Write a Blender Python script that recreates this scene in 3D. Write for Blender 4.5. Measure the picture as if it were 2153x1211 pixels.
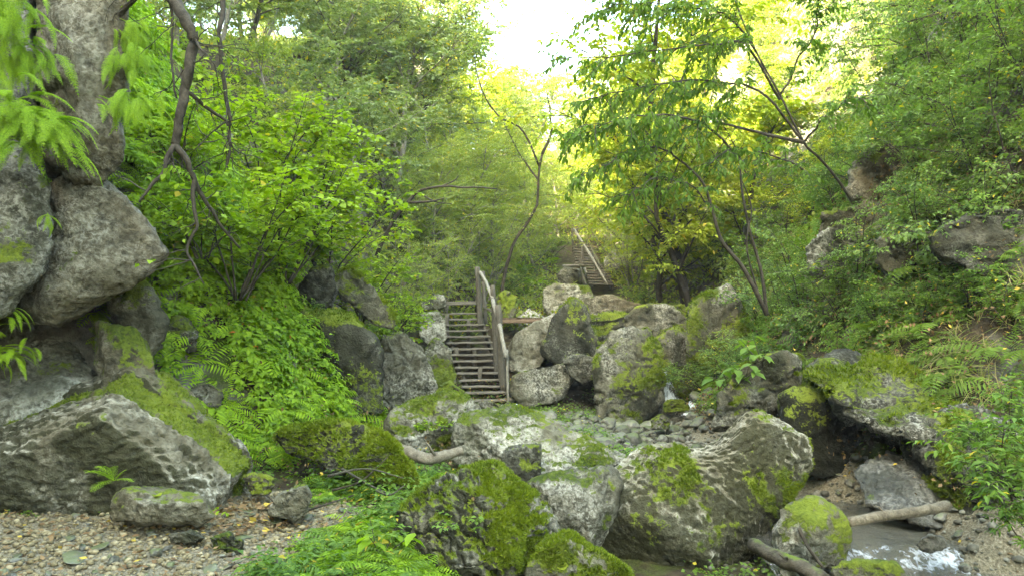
import bpy, bmesh, math, random
import numpy as np
from mathutils import Vector, Matrix

for _o in list(bpy.data.objects):
    bpy.data.objects.remove(_o)
scene = bpy.context.scene
COL = scene.collection

# ------------------------------------------------------------------ camera, sky, sun, exposure
EYE = 1.6
PITCH = math.radians(3.0)
FPX = 1626.0
cam_d = bpy.data.cameras.new("camera")
cam_d.sensor_width = 36.0
cam_d.lens = 36.0 * FPX / 2153.0
cam_d.clip_start = 0.05
cam_d.clip_end = 600.0
cam = bpy.data.objects.new("camera", cam_d)
cam.location = (0, 0, EYE)
cam.rotation_euler = (math.radians(90) + PITCH, 0, 0)
COL.objects.link(cam)
scene.camera = cam

SUN = Vector((-0.47, -0.68, 0.56)).normalized()      # direction towards the sun
world = bpy.data.worlds.new("World")
scene.world = world
world.use_nodes = True
wn = world.node_tree.nodes
wl = world.node_tree.links
wn.clear()
sky = wn.new("ShaderNodeTexSky")
sky.sky_type = 'NISHITA'
sky.sun_disc = False
sky.sun_elevation = math.asin(SUN.z)
sky.sun_rotation = math.atan2(SUN.x, SUN.y)
sky.air_density = 1.0
sky.dust_density = 2.5
sky.ozone_density = 1.0
bg = wn.new("ShaderNodeBackground")
bg.inputs[1].default_value = 0.15
wo = wn.new("ShaderNodeOutputWorld")
wl.new(sky.outputs[0], bg.inputs[0])
wl.new(bg.outputs[0], wo.inputs[0])

sun_d = bpy.data.lights.new("sun", 'SUN')
sun_d.energy = 5.0
sun_d.angle = math.radians(0.5)
sun_d.color = (1.0, 0.93, 0.80)
sun = bpy.data.objects.new("sun", sun_d)
sun.rotation_euler = SUN.to_track_quat('Z', 'Y').to_euler()
COL.objects.link(sun)

scene.view_settings.view_transform = 'Standard'
scene.view_settings.look = 'None'
scene.view_settings.exposure = 4.3
scene.view_settings.use_white_balance = True
scene.view_settings.white_balance_temperature = 8500
scene.view_settings.white_balance_tint = -5
scene.view_settings.gamma = 1.0
scene.render.engine = 'CYCLES'
scene.cycles.max_bounces = 7
scene.cycles.diffuse_bounces = 4
scene.cycles.glossy_bounces = 2
scene.cycles.transmission_bounces = 5
scene.cycles.transparent_max_bounces = 6
scene.cycles.use_denoising = True

# ------------------------------------------------------------------ helpers
def P(px, py, d):
    """point seen at photo pixel (2153x1211) at horizontal distance d"""
    u = (px - 1076.5) / FPX
    v = (605.5 - py) / FPX
    cy = math.cos(PITCH) - v * math.sin(PITCH)
    cz = math.sin(PITCH) + v * math.cos(PITCH)
    s = d / cy
    return np.array((u * s, d, EYE + cz * s))

def _hash(ix, iy, iz, seed):
    h = (ix * 374761393 + iy * 668265263 + iz * 2147483647 + seed * 1274126177) & 0xFFFFFFFF
    h = ((h ^ (h >> 13)) * 1274126177) & 0xFFFFFFFF
    h = ((h ^ (h >> 16)) * 2246822519) & 0xFFFFFFFF
    h = h ^ (h >> 15)
    return (h & 0xFFFFFF) / float(0xFFFFFF)

def vnoise(p, seed=0):
    p = np.asarray(p, dtype=np.float64)
    i = np.floor(p).astype(np.int64)
    f = p - i
    f = f * f * f * (f * (f * 6 - 15) + 10)
    r = 0
    for dx in (0, 1):
        wx = f[:, 0] if dx else 1 - f[:, 0]
        for dy in (0, 1):
            wy = f[:, 1] if dy else 1 - f[:, 1]
            for dz in (0, 1):
                wz = f[:, 2] if dz else 1 - f[:, 2]
                r = r + wx * wy * wz * _hash(i[:, 0] + dx, i[:, 1] + dy, i[:, 2] + dz, seed)
    return r * 2 - 1

def fbm(p, octaves=4, seed=0, gain=0.5):
    a, s, t = 1.0, 0.0, 0.0
    p = np.asarray(p, dtype=np.float64)
    for o in range(octaves):
        s = s + a * vnoise(p, seed + o * 17)
        t += a
        a *= gain
        p = p * 2.03 + 7.31
    return s / t

def ridged(p, octaves=3, seed=0):
    a, s, t = 1.0, 0.0, 0.0
    p = np.asarray(p, dtype=np.float64)
    for o in range(octaves):
        s = s + a * (1 - np.abs(vnoise(p, seed + o * 31)) * 2)
        t += a
        a *= 0.5
        p = p * 2.1 + 3.7
    return s / t

def worley(p, seed=0):
    """cell noise: distance to nearest and second nearest feature point, and the id of the nearest cell"""
    p = np.asarray(p, float)
    i = np.floor(p).astype(np.int64)
    f1 = np.full(len(p), 9.0); f2 = f1.copy(); cid = np.zeros(len(p))
    for dx in (-1, 0, 1):
        for dy in (-1, 0, 1):
            for dz in (-1, 0, 1):
                a, b, c = i[:, 0] + dx, i[:, 1] + dy, i[:, 2] + dz
                q = np.stack([a + _hash(a, b, c, seed), b + _hash(a, b, c, seed + 1), c + _hash(a, b, c, seed + 2)], -1)
                d = np.sqrt(((q - p) ** 2).sum(1))
                near = d < f1
                f2 = np.where(near, f1, np.minimum(f2, d))
                cid = np.where(near, _hash(a, b, c, seed + 3), cid)
                f1 = np.where(near, d, f1)
    return f1, f2, cid

def sstep(a, b, x):
    t = np.clip((x - a) / (b - a), 0, 1)
    return t * t * (3 - 2 * t)

def np_mesh(name, V, Fs, smooth=False):
    """mesh from a vertex array and a list of face index arrays (n,k)"""
    me = bpy.data.meshes.new(name)
    V = np.asarray(V, dtype=np.float32).reshape(-1, 3)
    Fs = [np.asarray(f, dtype=np.int32) for f in Fs if len(f)]
    me.vertices.add(len(V))
    me.vertices.foreach_set("co", V.ravel())
    loops = np.concatenate([f.ravel() for f in Fs])
    starts = []
    o = 0
    for f in Fs:
        n, k = f.shape
        starts.append(o + np.arange(n) * k)
        o += n * k
    starts = np.concatenate(starts).astype(np.int32)
    me.loops.add(len(loops))
    me.loops.foreach_set("vertex_index", loops)
    me.polygons.add(len(starts))
    me.polygons.foreach_set("loop_start", starts)
    if smooth:
        me.polygons.foreach_set("use_smooth", np.ones(len(starts), dtype=bool))
    me.update(calc_edges=True)
    return me

def link(name, data, mat=None, parent=None, loc=None):
    o = bpy.data.objects.new(name, data)
    COL.objects.link(o)
    if mat is not None and data is not None and not data.materials:
        data.materials.append(mat)
    if loc is not None:
        o.location = loc
    if parent is not None:
        o.parent = parent
    return o

def tag(o, label, cat=None, group=None, kind=None):
    o["label"] = label
    if cat:
        o["category"] = cat
    if group:
        o["group"] = group
    if kind:
        o["kind"] = kind
    return o

def empty(name, loc=(0, 0, 0)):
    o = bpy.data.objects.new(name, None)
    o.empty_display_size = 0.1
    o.location = loc
    COL.objects.link(o)
    return o

def copy_tree(o, parent=None):
    c = o.copy()
    COL.objects.link(c)
    c.parent = parent
    for ch in o.children:
        copy_tree(ch, c)
    return c

def vertex_normals(V, T):
    a, b, c = V[T[:, 0]], V[T[:, 1]], V[T[:, 2]]
    fn = np.cross(b - a, c - a)
    N = np.zeros_like(V)
    for k in range(3):
        np.add.at(N, T[:, k], fn)
    return N / (np.linalg.norm(N, axis=1, keepdims=True) + 1e-12)

_ICO = {}
def ico(sub):
    if sub not in _ICO:
        bm = bmesh.new()
        bmesh.ops.create_icosphere(bm, subdivisions=sub, radius=1.0)
        V = np.array([v.co[:] for v in bm.verts])
        T = np.array([[v.index for v in f.verts] for f in bm.faces])
        bm.free()
        _ICO[sub] = (V, T)
    return _ICO[sub]

def add_attr(me, name, vals):
    at = me.attributes.new(name, 'FLOAT', 'POINT')
    at.data.foreach_set("value", np.asarray(vals, dtype=np.float32))

def tube(pts, radii, sides=6, cap=True, wob=0.0, rng=None):
    pts = np.asarray(pts, dtype=float)
    n = len(pts)
    radii = np.broadcast_to(np.asarray(radii, dtype=float), (n,))
    t = np.gradient(pts, axis=0)
    t /= np.linalg.norm(t, axis=1, keepdims=True) + 1e-9
    ref = np.array((0.0, 0.0, 1.0)) if abs(t[0][2]) < 0.9 else np.array((1.0, 0, 0))
    u = np.cross(t, ref)
    u /= np.linalg.norm(u, axis=1, keepdims=True) + 1e-9
    w = np.cross(t, u)
    a = np.arange(sides) * 2 * math.pi / sides
    rr = radii[:, None] * np.ones(sides)[None, :]
    if wob and rng is not None:
        rr = rr * (1 + rng.uniform(-wob, wob, rr.shape))
    V = pts[:, None, :] + rr[:, :, None] * (np.cos(a)[None, :, None] * u[:, None, :] + np.sin(a)[None, :, None] * w[:, None, :])
    V = V.reshape(-1, 3)
    i = np.arange(n - 1)[:, None] * sides
    j = np.arange(sides)[None, :]
    k = (j + 1) % sides
    Q = np.stack([i + j, i + k, i + sides + k, i + sides + j], -1).reshape(-1, 4)
    T = np.zeros((0, 3), int)
    if cap:
        c0, c1 = len(V), len(V) + 1
        V = np.vstack([V, pts[:1], pts[-1:]])
        jj = np.arange(sides)
        T = np.vstack([np.stack([np.full(sides, c0), (jj + 1) % sides, jj], -1),
                       np.stack([np.full(sides, c1), (n - 1) * sides + jj, (n - 1) * sides + (jj + 1) % sides], -1)])
    return V, Q, T

def smooth_path(ctrl, n):
    """Catmull-Rom through control points"""
    c = np.asarray(ctrl, dtype=float)
    c = np.vstack([2 * c[0] - c[1], c, 2 * c[-1] - c[-2]])
    m = len(c) - 3
    ts = np.linspace(0, m - 1e-6, n)
    i = ts.astype(int)
    f = (ts - i)[:, None]
    p0, p1, p2, p3 = c[i], c[i + 1], c[i + 2], c[i + 3]
    return 0.5 * (2 * p1 + (p2 - p0) * f + (2 * p0 - 5 * p1 + 4 * p2 - p3) * f ** 2 + (3 * p1 - p0 - 3 * p2 + p3) * f ** 3)

class Geo:
    """collects vertex and face arrays"""
    def __init__(s):
        s.V, s.Q, s.T, s.n = [], [], [], 0
    def add(s, V, Q=None, T=None):
        s.V.append(np.asarray(V, dtype=np.float32))
        if Q is not None and len(Q):
            s.Q.append(np.asarray(Q) + s.n)
        if T is not None and len(T):
            s.T.append(np.asarray(T) + s.n)
        s.n += len(V)
    def arrays(s):
        V = np.concatenate(s.V) if s.V else np.zeros((0, 3))
        Q = np.concatenate(s.Q) if s.Q else np.zeros((0, 4), int)
        T = np.concatenate(s.T) if s.T else np.zeros((0, 3), int)
        return V, Q, T
    def mesh(s, name, smooth=False):
        V, Q, T = s.arrays()
        return np_mesh(name, V, [Q, T], smooth)

def box(x0, x1, y0, y1, z0, z1):
    V = np.array([(x, y, z) for x in (x0, x1) for y in (y0, y1) for z in (z0, z1)], float)
    Q = np.array([(0, 1, 3, 2), (4, 6, 7, 5), (0, 4, 5, 1), (2, 3, 7, 6), (0, 2, 6, 4), (1, 5, 7, 3)])
    return V, Q

# ------------------------------------------------------------------ materials
class NT:
    def __init__(s, name):
        s.m = bpy.data.materials.new(name)
        s.m.use_nodes = True
        s.t = s.m.node_tree
        s.t.nodes.clear()
        s.out = s.n("ShaderNodeOutputMaterial")
    def n(s, typ, **kw):
        nd = s.t.nodes.new(typ)
        for k, v in kw.items():
            setattr(nd, k, v)
        return nd
    def l(s, a, b):
        s.t.links.new(a, b)
    def val(s, node, key, v):
        if hasattr(v, "is_output") or hasattr(v, "links"):
            s.l(v, node.inputs[key])
        else:
            node.inputs[key].default_value = v
    def noise(s, vec, scale, detail=4, rough=0.55, dist=0.0):
        nd = s.n("ShaderNodeTexNoise")
        s.l(vec, nd.inputs["Vector"])
        nd.inputs["Scale"].default_value = scale
        nd.inputs["Detail"].default_value = detail
        nd.inputs["Roughness"].default_value = rough
        nd.inputs["Distortion"].default_value = dist
        return nd.outputs["Fac"]
    def ramp(s, fac, stops):
        nd = s.n("ShaderNodeValToRGB")
        s.l(fac, nd.inputs[0])
        el = nd.color_ramp.elements
        while len(el) < len(stops):
            el.new(0.5)
        for e, (p, c) in zip(el, stops):
            e.position = p
            e.color = (c, c, c, 1) if not hasattr(c, "__len__") else (*c, 1)
        return nd.outputs[0]
    def mix(s, fac, a, b, typ='MIX'):
        nd = s.n("ShaderNodeMix", data_type='RGBA', blend_type=typ)
        for key, v in ((0, fac), (6, a), (7, b)):
            if hasattr(v, "links"):
                s.l(v, nd.inputs[key])
            elif hasattr(v, "__len__"):
                nd.inputs[key].default_value = (*v, 1)
            else:
                nd.inputs[key].default_value = v
        return nd.outputs[2]
    def math(s, op, a, b=0.0, clamp=False):
        nd = s.n("ShaderNodeMath", operation=op, use_clamp=clamp)
        s.val(nd, 0, a)
        s.val(nd, 1, b)
        return nd.outputs[0]
    def bump(s, h, strength=0.5, dist=0.02, normal=None):
        nd = s.n("ShaderNodeBump")
        nd.inputs["Strength"].default_value = strength
        nd.inputs["Distance"].default_value = dist
        s.l(h, nd.inputs["Height"])
        if normal is not None:
            s.l(normal, nd.inputs["Normal"])
        return nd.outputs[0]
    def principled(s, col, rough=0.8, normal=None, spec=0.3):
        nd = s.n("ShaderNodeBsdfPrincipled")
        s.val(nd, "Base Color", col if hasattr(col, "links") else (*col, 1))
        s.val(nd, "Roughness", rough)
        nd.inputs["Specular IOR Level"].default_value = spec
        if normal is not None:
            s.l(normal, nd.inputs["Normal"])
        return nd
    def done(s, shader):
        s.l(shader, s.out.inputs[0])
        return s.m

def coords(t, world=True):
    if world:
        return t.n("ShaderNodeNewGeometry").outputs["Position"]
    return t.n("ShaderNodeTexCoord").outputs["Object"]

def rock_material(name, lo, mid, hi, stain, moss1=(0.030, 0.048, 0.006), moss2=(0.125, 0.155, 0.018), wet=0.0, lichen=0.5, veins=0.0):
    t = NT(name)
    p = coords(t)
    n2 = t.noise(p, 7.0, 4, 0.68, 0.3)
    n3 = t.noise(p, 27.0, 4, 0.62, 0.4)
    st = t.n("ShaderNodeAttribute", attribute_name="stain").outputs["Fac"]
    base = t.ramp(t.math('ADD', n2, t.math('MULTIPLY', t.math('SUBTRACT', n3, 0.5), 0.45)), [(0.30, lo), (0.46, mid), (0.62, hi)])
    base = t.mix(t.ramp(st, [(0.40, 0.0), (0.70, 0.8)]), base, stain)
    # pale lichen crust with crisp edges
    li = t.math('MULTIPLY', t.ramp(n3, [(0.47, 0.0), (0.60, 1.0)]), t.ramp(st, [(0.30, lichen), (0.58, 0.0)]))
    base = t.mix(li, base, (0.52, 0.52, 0.46))
    # dark specks and pits
    base = t.mix(t.ramp(n3, [(0.30, 0.4), (0.42, 0.0)]), base, (lo[0] * 0.35, lo[1] * 0.36, lo[2] * 0.33))
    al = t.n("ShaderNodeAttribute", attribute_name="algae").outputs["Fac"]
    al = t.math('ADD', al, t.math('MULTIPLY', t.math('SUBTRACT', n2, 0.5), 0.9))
    base = t.mix(t.ramp(al, [(0.50, 0.0), (0.75, 0.85)]), base, (lo[0] * 0.42, lo[1] * 0.48, lo[2] * 0.26))  # algae patches, plus shade painted on sides picked by face
    cr = t.n("ShaderNodeAttribute", attribute_name="crack").outputs["Fac"]
    base = t.mix(t.math('MULTIPLY', cr, 0.7), base, (lo[0] * 0.35, lo[1] * 0.35, lo[2] * 0.3))
    # moss from the mesh attribute, broken up by noise
    at = t.n("ShaderNodeAttribute", attribute_name="moss")
    mn = t.math('ADD', at.outputs["Fac"], t.math('MULTIPLY', t.math('SUBTRACT', n2, 0.5), 1.1))
    mn = t.math('ADD', mn, t.math('MULTIPLY', t.math('SUBTRACT', n3, 0.5), 0.9))
    mm = t.ramp(mn, [(0.46, 0.0), (0.58, 1.0)])
    mcol = t.mix(t.ramp(t.math('ADD', t.math('MULTIPLY', n3, 0.6), t.math('MULTIPLY', st, 0.5)), [(0.40, 0.0), (0.68, 1.0)]), moss1, moss2)
    col = t.mix(mm, base, mcol)
    h = t.math('ADD', n2, t.math('MULTIPLY', n3, 0.6))
    b = t.bump(h, 1.0, 0.05)
    ro = t.ramp(mm, [(0.0, 0.86 - wet), (1.0, 0.97)])
    return t.done(t.principled(col, ro, b, 0.25 + wet * 0.6).outputs[0])

ROCK = {
    'grey': rock_material("limestone_grey", (0.040, 0.039, 0.027), (0.105, 0.100, 0.075), (0.24, 0.23, 0.182), (0.07, 0.064, 0.038), lichen=0.4),
    'pale': rock_material("limestone_pale", (0.07, 0.067, 0.048), (0.20, 0.193, 0.15), (0.42, 0.41, 0.345), (0.095, 0.086, 0.052), lichen=0.45),
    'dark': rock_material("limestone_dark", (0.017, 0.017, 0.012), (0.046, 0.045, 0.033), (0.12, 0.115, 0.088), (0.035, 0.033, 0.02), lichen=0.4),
    'brown': rock_material("limestone_brown", (0.05, 0.044, 0.027), (0.115, 0.10, 0.067), (0.22, 0.20, 0.146), (0.085, 0.068, 0.038), lichen=0.2),
    'tan': rock_material("limestone_tan", (0.062, 0.056, 0.035), (0.165, 0.152, 0.108), (0.34, 0.32, 0.248), (0.09, 0.076, 0.043), lichen=0.4),
    'wet': rock_material("limestone_wet", (0.028, 0.028, 0.022), (0.07, 0.068, 0.055), (0.15, 0.145, 0.12), (0.042, 0.038, 0.026), wet=0.4, lichen=0.2),
}

def leaf_material(name, cols, trans=0.45, tint=(1.15, 1.25, 0.45), rough=0.6, spec=0.2, odd=None):
    """cols: colours spread over the leaves at random; light also shines through"""
    t = NT(name)
    g = t.n("ShaderNodeNewGeometry")
    stops = [(i / max(1, len(cols) - 1), c) for i, c in enumerate(cols)]
    col = t.ramp(g.outputs["Random Per Island"], stops)
    big = t.noise(g.outputs["Position"], 0.9, 1, 0.6)
    col = t.mix(t.ramp(big, [(0.35, 0.0), (0.7, 0.5)]), col, tuple(c * k for c, k in zip(cols[-1], (1.2, 1.1, 0.9))))
    if odd is not None:
        wn_ = t.n("ShaderNodeTexWhiteNoise", noise_dimensions='1D')
        t.l(g.outputs["Random Per Island"], wn_.inputs["W"])
        col = t.mix(t.ramp(wn_.outputs["Value"], [(1 - odd[0], 0.0), (1 - odd[0] + 0.004, 1.0)]), col, odd[1])
    pr = t.principled(col, rough, None, spec)
    tr = t.n("ShaderNodeBsdfTranslucent")
    tc = t.mix(1.0, col, tint, 'MULTIPLY')
    t.l(tc, tr.inputs[0])
    mx = t.n("ShaderNodeMixShader")
    mx.inputs[0].default_value = trans
    t.l(pr.outputs[0], mx.inputs[1])
    t.l(tr.outputs[0], mx.inputs[2])
    return t.done(mx.outputs[0])

YEL = (0.42, 0.34, 0.04)
LEAF = {
    'hazel': leaf_material("leaf_hazel", [(0.11, 0.195, 0.018), (0.175, 0.28, 0.024), (0.27, 0.375, 0.033)], odd=(0.02, YEL)),
    'willow': leaf_material("leaf_willow", [(0.15, 0.22, 0.06), (0.20, 0.27, 0.075), (0.27, 0.32, 0.10)], trans=0.5, odd=(0.05, YEL)),
    'far': leaf_material("leaf_far", [(0.13, 0.19, 0.055), (0.17, 0.235, 0.06), (0.25, 0.29, 0.075)], trans=0.5, odd=(0.05, YEL)),
    'fargrey': leaf_material("leaf_far_grey", [(0.105, 0.16, 0.075), (0.145, 0.20, 0.09), (0.19, 0.235, 0.105)], odd=(0.03, YEL)),
    'yellow': leaf_material("leaf_yellow", [(0.17, 0.26, 0.03), (0.24, 0.32, 0.035), (0.33, 0.37, 0.05)], tint=(1.1, 1.15, 0.4), odd=(0.05, (0.48, 0.38, 0.06))),
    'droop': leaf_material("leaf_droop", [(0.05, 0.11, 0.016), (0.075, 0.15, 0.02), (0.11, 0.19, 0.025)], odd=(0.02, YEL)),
    'shrub': leaf_material("leaf_shrub", [(0.075, 0.14, 0.045), (0.11, 0.19, 0.055), (0.17, 0.25, 0.07)], odd=(0.03, YEL)),
    'herb': leaf_material("leaf_herb", [(0.085, 0.17, 0.018), (0.15, 0.27, 0.023), (0.25, 0.38, 0.033)], odd=(0.006, (0.4, 0.12, 0.03))),
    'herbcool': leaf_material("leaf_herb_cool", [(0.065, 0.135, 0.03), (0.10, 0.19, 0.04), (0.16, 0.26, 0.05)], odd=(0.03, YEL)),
    'fern': leaf_material("leaf_fern", [(0.12, 0.23, 0.02), (0.19, 0.32, 0.023), (0.28, 0.42, 0.033)], trans=0.45),
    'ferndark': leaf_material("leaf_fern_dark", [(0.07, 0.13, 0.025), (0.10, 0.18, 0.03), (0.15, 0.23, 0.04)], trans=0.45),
    'moss': leaf_material("moss_tufts", [(0.05, 0.085, 0.008), (0.10, 0.15, 0.012), (0.17, 0.22, 0.02)], trans=0.3),
    'grass': leaf_material("grass_blades", [(0.09, 0.15, 0.03), (0.15, 0.21, 0.045), (0.25, 0.26, 0.09)], trans=0.35, odd=(0.25, (0.33, 0.28, 0.15))),
    'dead': leaf_material("dead_leaves", [(0.08, 0.045, 0.022), (0.14, 0.085, 0.04), (0.22, 0.15, 0.075)], trans=0.15, tint=(1, .9, .7), odd=(0.1, (0.45, 0.33, 0.06))),
}

def wood_material(name, a, b, moss=0.0, grain=(1, 1, 1), rough=0.85):
    t = NT(name)
    p = coords(t, False)
    mp = t.n("ShaderNodeMapping")
    mp.inputs["Scale"].default_value = grain
    t.l(p, mp.inputs["Vector"])
    n1 = t.noise(mp.outputs[0], 9, 4, 0.65, 0.5)
    n2 = t.noise(coords(t), 4, 3, 0.6)
    n3 = t.noise(mp.outputs[0], 45, 3, 0.6)
    col = t.ramp(n1, [(0.3, a), (0.68, b)])
    col = t.mix(t.ramp(n3, [(0.4, 0.35), (0.65, 0.0)]), col, tuple(c * 0.3 for c in a))
    if moss:
        geo = t.n("ShaderNodeNewGeometry")
        sx = t.n("ShaderNodeSeparateXYZ")
        t.l(geo.outputs["Normal"], sx.inputs[0])
        m = t.math('ADD', t.math('MULTIPLY', sx.outputs[2], 0.35), t.math('ADD', n2, moss - 0.5))
        col = t.mix(t.ramp(m, [(0.5, 0.0), (0.62, 1.0)]), col, (0.075, 0.105, 0.014))
    h = t.math('ADD', n1, t.math('MULTIPLY', n3, 0.5))
    return t.done(t.principled(col, rough, t.bump(h, 0.7, 0.02), 0.25).outputs[0])

WOOD = {
    'bark': wood_material("bark_dark", (0.022, 0.018, 0.013), (0.085, 0.07, 0.05), 0.1),
    'barkmoss': wood_material("bark_mossy", (0.03, 0.025, 0.016), (0.10, 0.085, 0.06), 0.24),
    'barkpale': wood_material("bark_pale", (0.09, 0.08, 0.06), (0.22, 0.20, 0.16), 0.05),
    'plank': wood_material("weathered_plank", (0.09, 0.08, 0.062), (0.23, 0.205, 0.165), 0.0, (1, 12, 12)),
    'plankbrown': wood_material("brown_plank", (0.10, 0.065, 0.04), (0.21, 0.145, 0.095), 0.0, (1, 12, 12)),
    'post': wood_material("weathered_post", (0.055, 0.048, 0.036), (0.155, 0.14, 0.11), 0.18, (10, 10, 1)),
    'rail': wood_material("barked_rail", (0.12, 0.11, 0.085), (0.36, 0.34, 0.29), 0.0, (8, 8, 1)),
    'drift': wood_material("driftwood", (0.10, 0.085, 0.06), (0.27, 0.235, 0.175), 0.05, (2, 2, 2)),
    'twig': wood_material("dry_twig", (0.10, 0.085, 0.06), (0.26, 0.23, 0.18), 0.0),
}
# ------------------------------------------------------------------ terrain of the gorge
YK  = [-40, -20, -10, 0, 4.5, 6.5, 8.0, 9.5, 11, 13, 16, 18, 20, 24, 28, 34, 45, 75]
XLK = [14, 5, -2.5, -6, -5.6, -5.2, -4.3, -2.2, -1.9, -2.1, -2.3, -2.0, -1.6, -0.7, -0.2, -0.6, -2.0, -4]  # left wall foot; bend behind the camera added to block the sun
XRK = [26, 16, 9, 6, 5.0, 4.7, 4.4, 3.9, 3.3, 3.0, 3.3, 4.3, 4.2, 4.2, 4.4, 5.0, 6.5, 9]
ZFK = [-1.5, -1.2, -0.6, -0.25, -0.1, -0.05, -0.05, 0.0, 0.0, -0.05, -0.02, 0.9, 1.6, 2.4, 3.4, 5.6, 10.5, 19]
YS  = [-40, -20, -10, 0, 5, 7, 8, 10, 12, 13.5, 15, 17, 20, 24, 28, 34, 45, 75]
XSK = [20, 10.5, 5.5, 4.6, 4.3, 3.95, 3.8, 3.1, 2.5, 2.3, 2.6, 3.2, 3.0, 2.6, 2.6, 2.6, 2.5, 2.5]
LCAP = ([-40, -8, 0, 2, 4, 6, 9, 12, 15, 20, 32, 45, 75], [45, 45, 42, 34, 24, 16, 12, 9, 7.5, 7.5, 8, 8, 8])  # unseen left ridge, heights shaped to set where sun and shade fall
RCAP = ([-20, 0, 10, 20, 30, 45, 75], [18, 18, 18, 17, 16, 14, 10])

def prof_l(s):
    return np.interp(s, [0, 0.8, 2.2, 5, 12, 20, 40], [0, 0.95, 2.9, 7.4, 25, 38, 44])  # upper wall, out of view, steepened so it shades the near gorge

def prof_r(s):
    return np.interp(s, [0, 0.8, 2.2, 3.6, 8, 14, 40], [0, 0.6, 2.3, 4.8, 13.5, 20, 28])

def softcap(h, c):
    return np.where(h < c * 0.8, h, c * 0.8 + 0.2 * c * (1 - np.exp(-(h - c * 0.8) / (0.2 * c))))

def ground(x, y):
    x = np.atleast_1d(np.asarray(x, float))
    y = np.atleast_1d(np.asarray(y, float))
    p = np.stack([x, y, 0 * x], -1)
    wob = fbm(p * 0.45, 3, 5) * 0.55
    far = sstep(9, 14, y)
    xl = np.interp(y, YK, XLK) + wob * 0.6
    xr = np.interp(y, YK, XRK) + wob * 0.5
    zf = np.interp(y, YK, ZFK)
    xs = np.interp(y, YS, XSK)
    chan = -0.52 * np.exp(-((x - xs) / 1.05) ** 2) * (1 - 0.55 * sstep(9, 13, y)) * (1 - sstep(18, 22, y) * .6)
    # the floor drops from the path terrace to the stream in the foreground
    chan = np.minimum(chan, -0.72 * sstep(-0.9, 0.7, x) * sstep(10.2, 8.6, y) * sstep(4.9, 3.9, x))
    chan = np.minimum(chan, -0.85 * sstep(7.7, 7.0, y) * sstep(-0.6, 0.6, x))
    sl = np.maximum(0, xl - x)
    sr = np.maximum(0, x - xr)
    hl = softcap(prof_l(sl), np.interp(y, *LCAP))
    hr = softcap(prof_r(sr), np.interp(y, *RCAP))
    z = zf + chan + hl + hr
    rough = np.clip((sl + sr) * 0.5, 0.06, 1.0)
    z = z + fbm(p * 1.1, 4, 11) * 0.33 * rough + ridged(p * 0.55, 3, 21) * 0.4 * rough * np.clip((sl + sr - 0.6) * 0.5, 0, 1)
    z = z + fbm(p * 5.0, 3, 41) * 0.05
    return z

def gz(x, y):
    return float(ground(x, y)[0])

def hit(px, py, d0=4.0, d1=70.0):
    """where the ray through a photo pixel meets the terrain"""
    ds = np.arange(d0, d1, 0.08)
    u = (px - 1076.5) / FPX
    v = (605.5 - py) / FPX
    cy = math.cos(PITCH) - v * math.sin(PITCH)
    cz = math.sin(PITCH) + v * math.cos(PITCH)
    s = ds / cy
    x, z = u * s, EYE + cz * s
    below = np.nonzero(z < ground(x, ds))[0]
    k = below[0] if len(below) else len(ds) - 1
    return np.array((x[k], ds[k], float(ground(x[k], ds[k])[0])))

def spaced(a, b, core0, core1, step, grow):
    c = list(np.arange(core0, core1, step))
    up, s, v = [], step, core1
    while v < b:
        up.append(v); s *= grow; v += s
    up.append(b)
    dn, s, v = [], step, core0 - step
    while v > a:
        dn.append(v); s *= grow; v -= s
    dn.append(a)
    return np.array(dn[::-1] + c + up)

def ground_material():
    t = NT("forest_floor")
    p = coords(t)
    geo = t.n("ShaderNodeNewGeometry")
    sx = t.n("ShaderNodeSeparateXYZ")
    t.l(geo.outputs["Normal"], sx.inputs[0])
    n1 = t.noise(p, 0.8, 3, 0.6, 0.3)
    n2 = t.noise(p, 6, 4, 0.65)
    n3 = t.noise(p, 40, 3, 0.65)
    soil = t.ramp(n2, [(0.3, (0.028, 0.021, 0.013)), (0.55, (0.065, 0.05, 0.032)), (0.72, (0.12, 0.095, 0.06))])
    rock = t.ramp(n2, [(0.3, (0.06, 0.058, 0.048)), (0.6, (0.17, 0.16, 0.135)), (0.75, (0.30, 0.29, 0.25))])
    moss = t.ramp(n3, [(0.3, (0.025, 0.045, 0.008)), (0.65, (0.085, 0.12, 0.018))])
    steep = t.ramp(t.math('ADD', sx.outputs[2], t.math('MULTIPLY', t.math('SUBTRACT', n1, 0.5), 0.8)), [(0.38, 1.0), (0.52, 0.0)])
    col = t.mix(steep, soil, rock)
    col = t.mix(t.ramp(t.math('ADD', n1, t.math('MULTIPLY', n2, 0.4)), [(0.70, 0.0), (0.86, 1.0)]), col, moss)
    at = t.n("ShaderNodeAttribute", attribute_name="gravel")
    grav = t.ramp(n3, [(0.3, (0.10, 0.085, 0.055)), (0.5, (0.19, 0.165, 0.112)), (0.7, (0.31, 0.28, 0.205))])
    col = t.mix(t.ramp(t.math('ADD', at.outputs["Fac"], t.math('MULTIPLY', t.math('SUBTRACT', n2, 0.5), 0.6)), [(0.4, 0.0), (0.6, 1.0)]), col, grav)
    h = t.math('ADD', n2, t.math('MULTIPLY', n3, 0.6))
    return t.done(t.principled(col, 0.95, t.bump(h, 1.0, 0.06), 0.15).outputs[0])

def path_mask(x, y):
    m = sstep(-0.75, -2.3, x + 0.25 * np.sin(y * 1.7)) * sstep(8.6, 7.4, y) * sstep(-7, -5, x)
    xs = np.interp(y, YS, XSK)
    s = sstep(1.15, 0.6, np.abs(x - xs)) * sstep(19, 16, y)
    return np.maximum(m, s)

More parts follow.
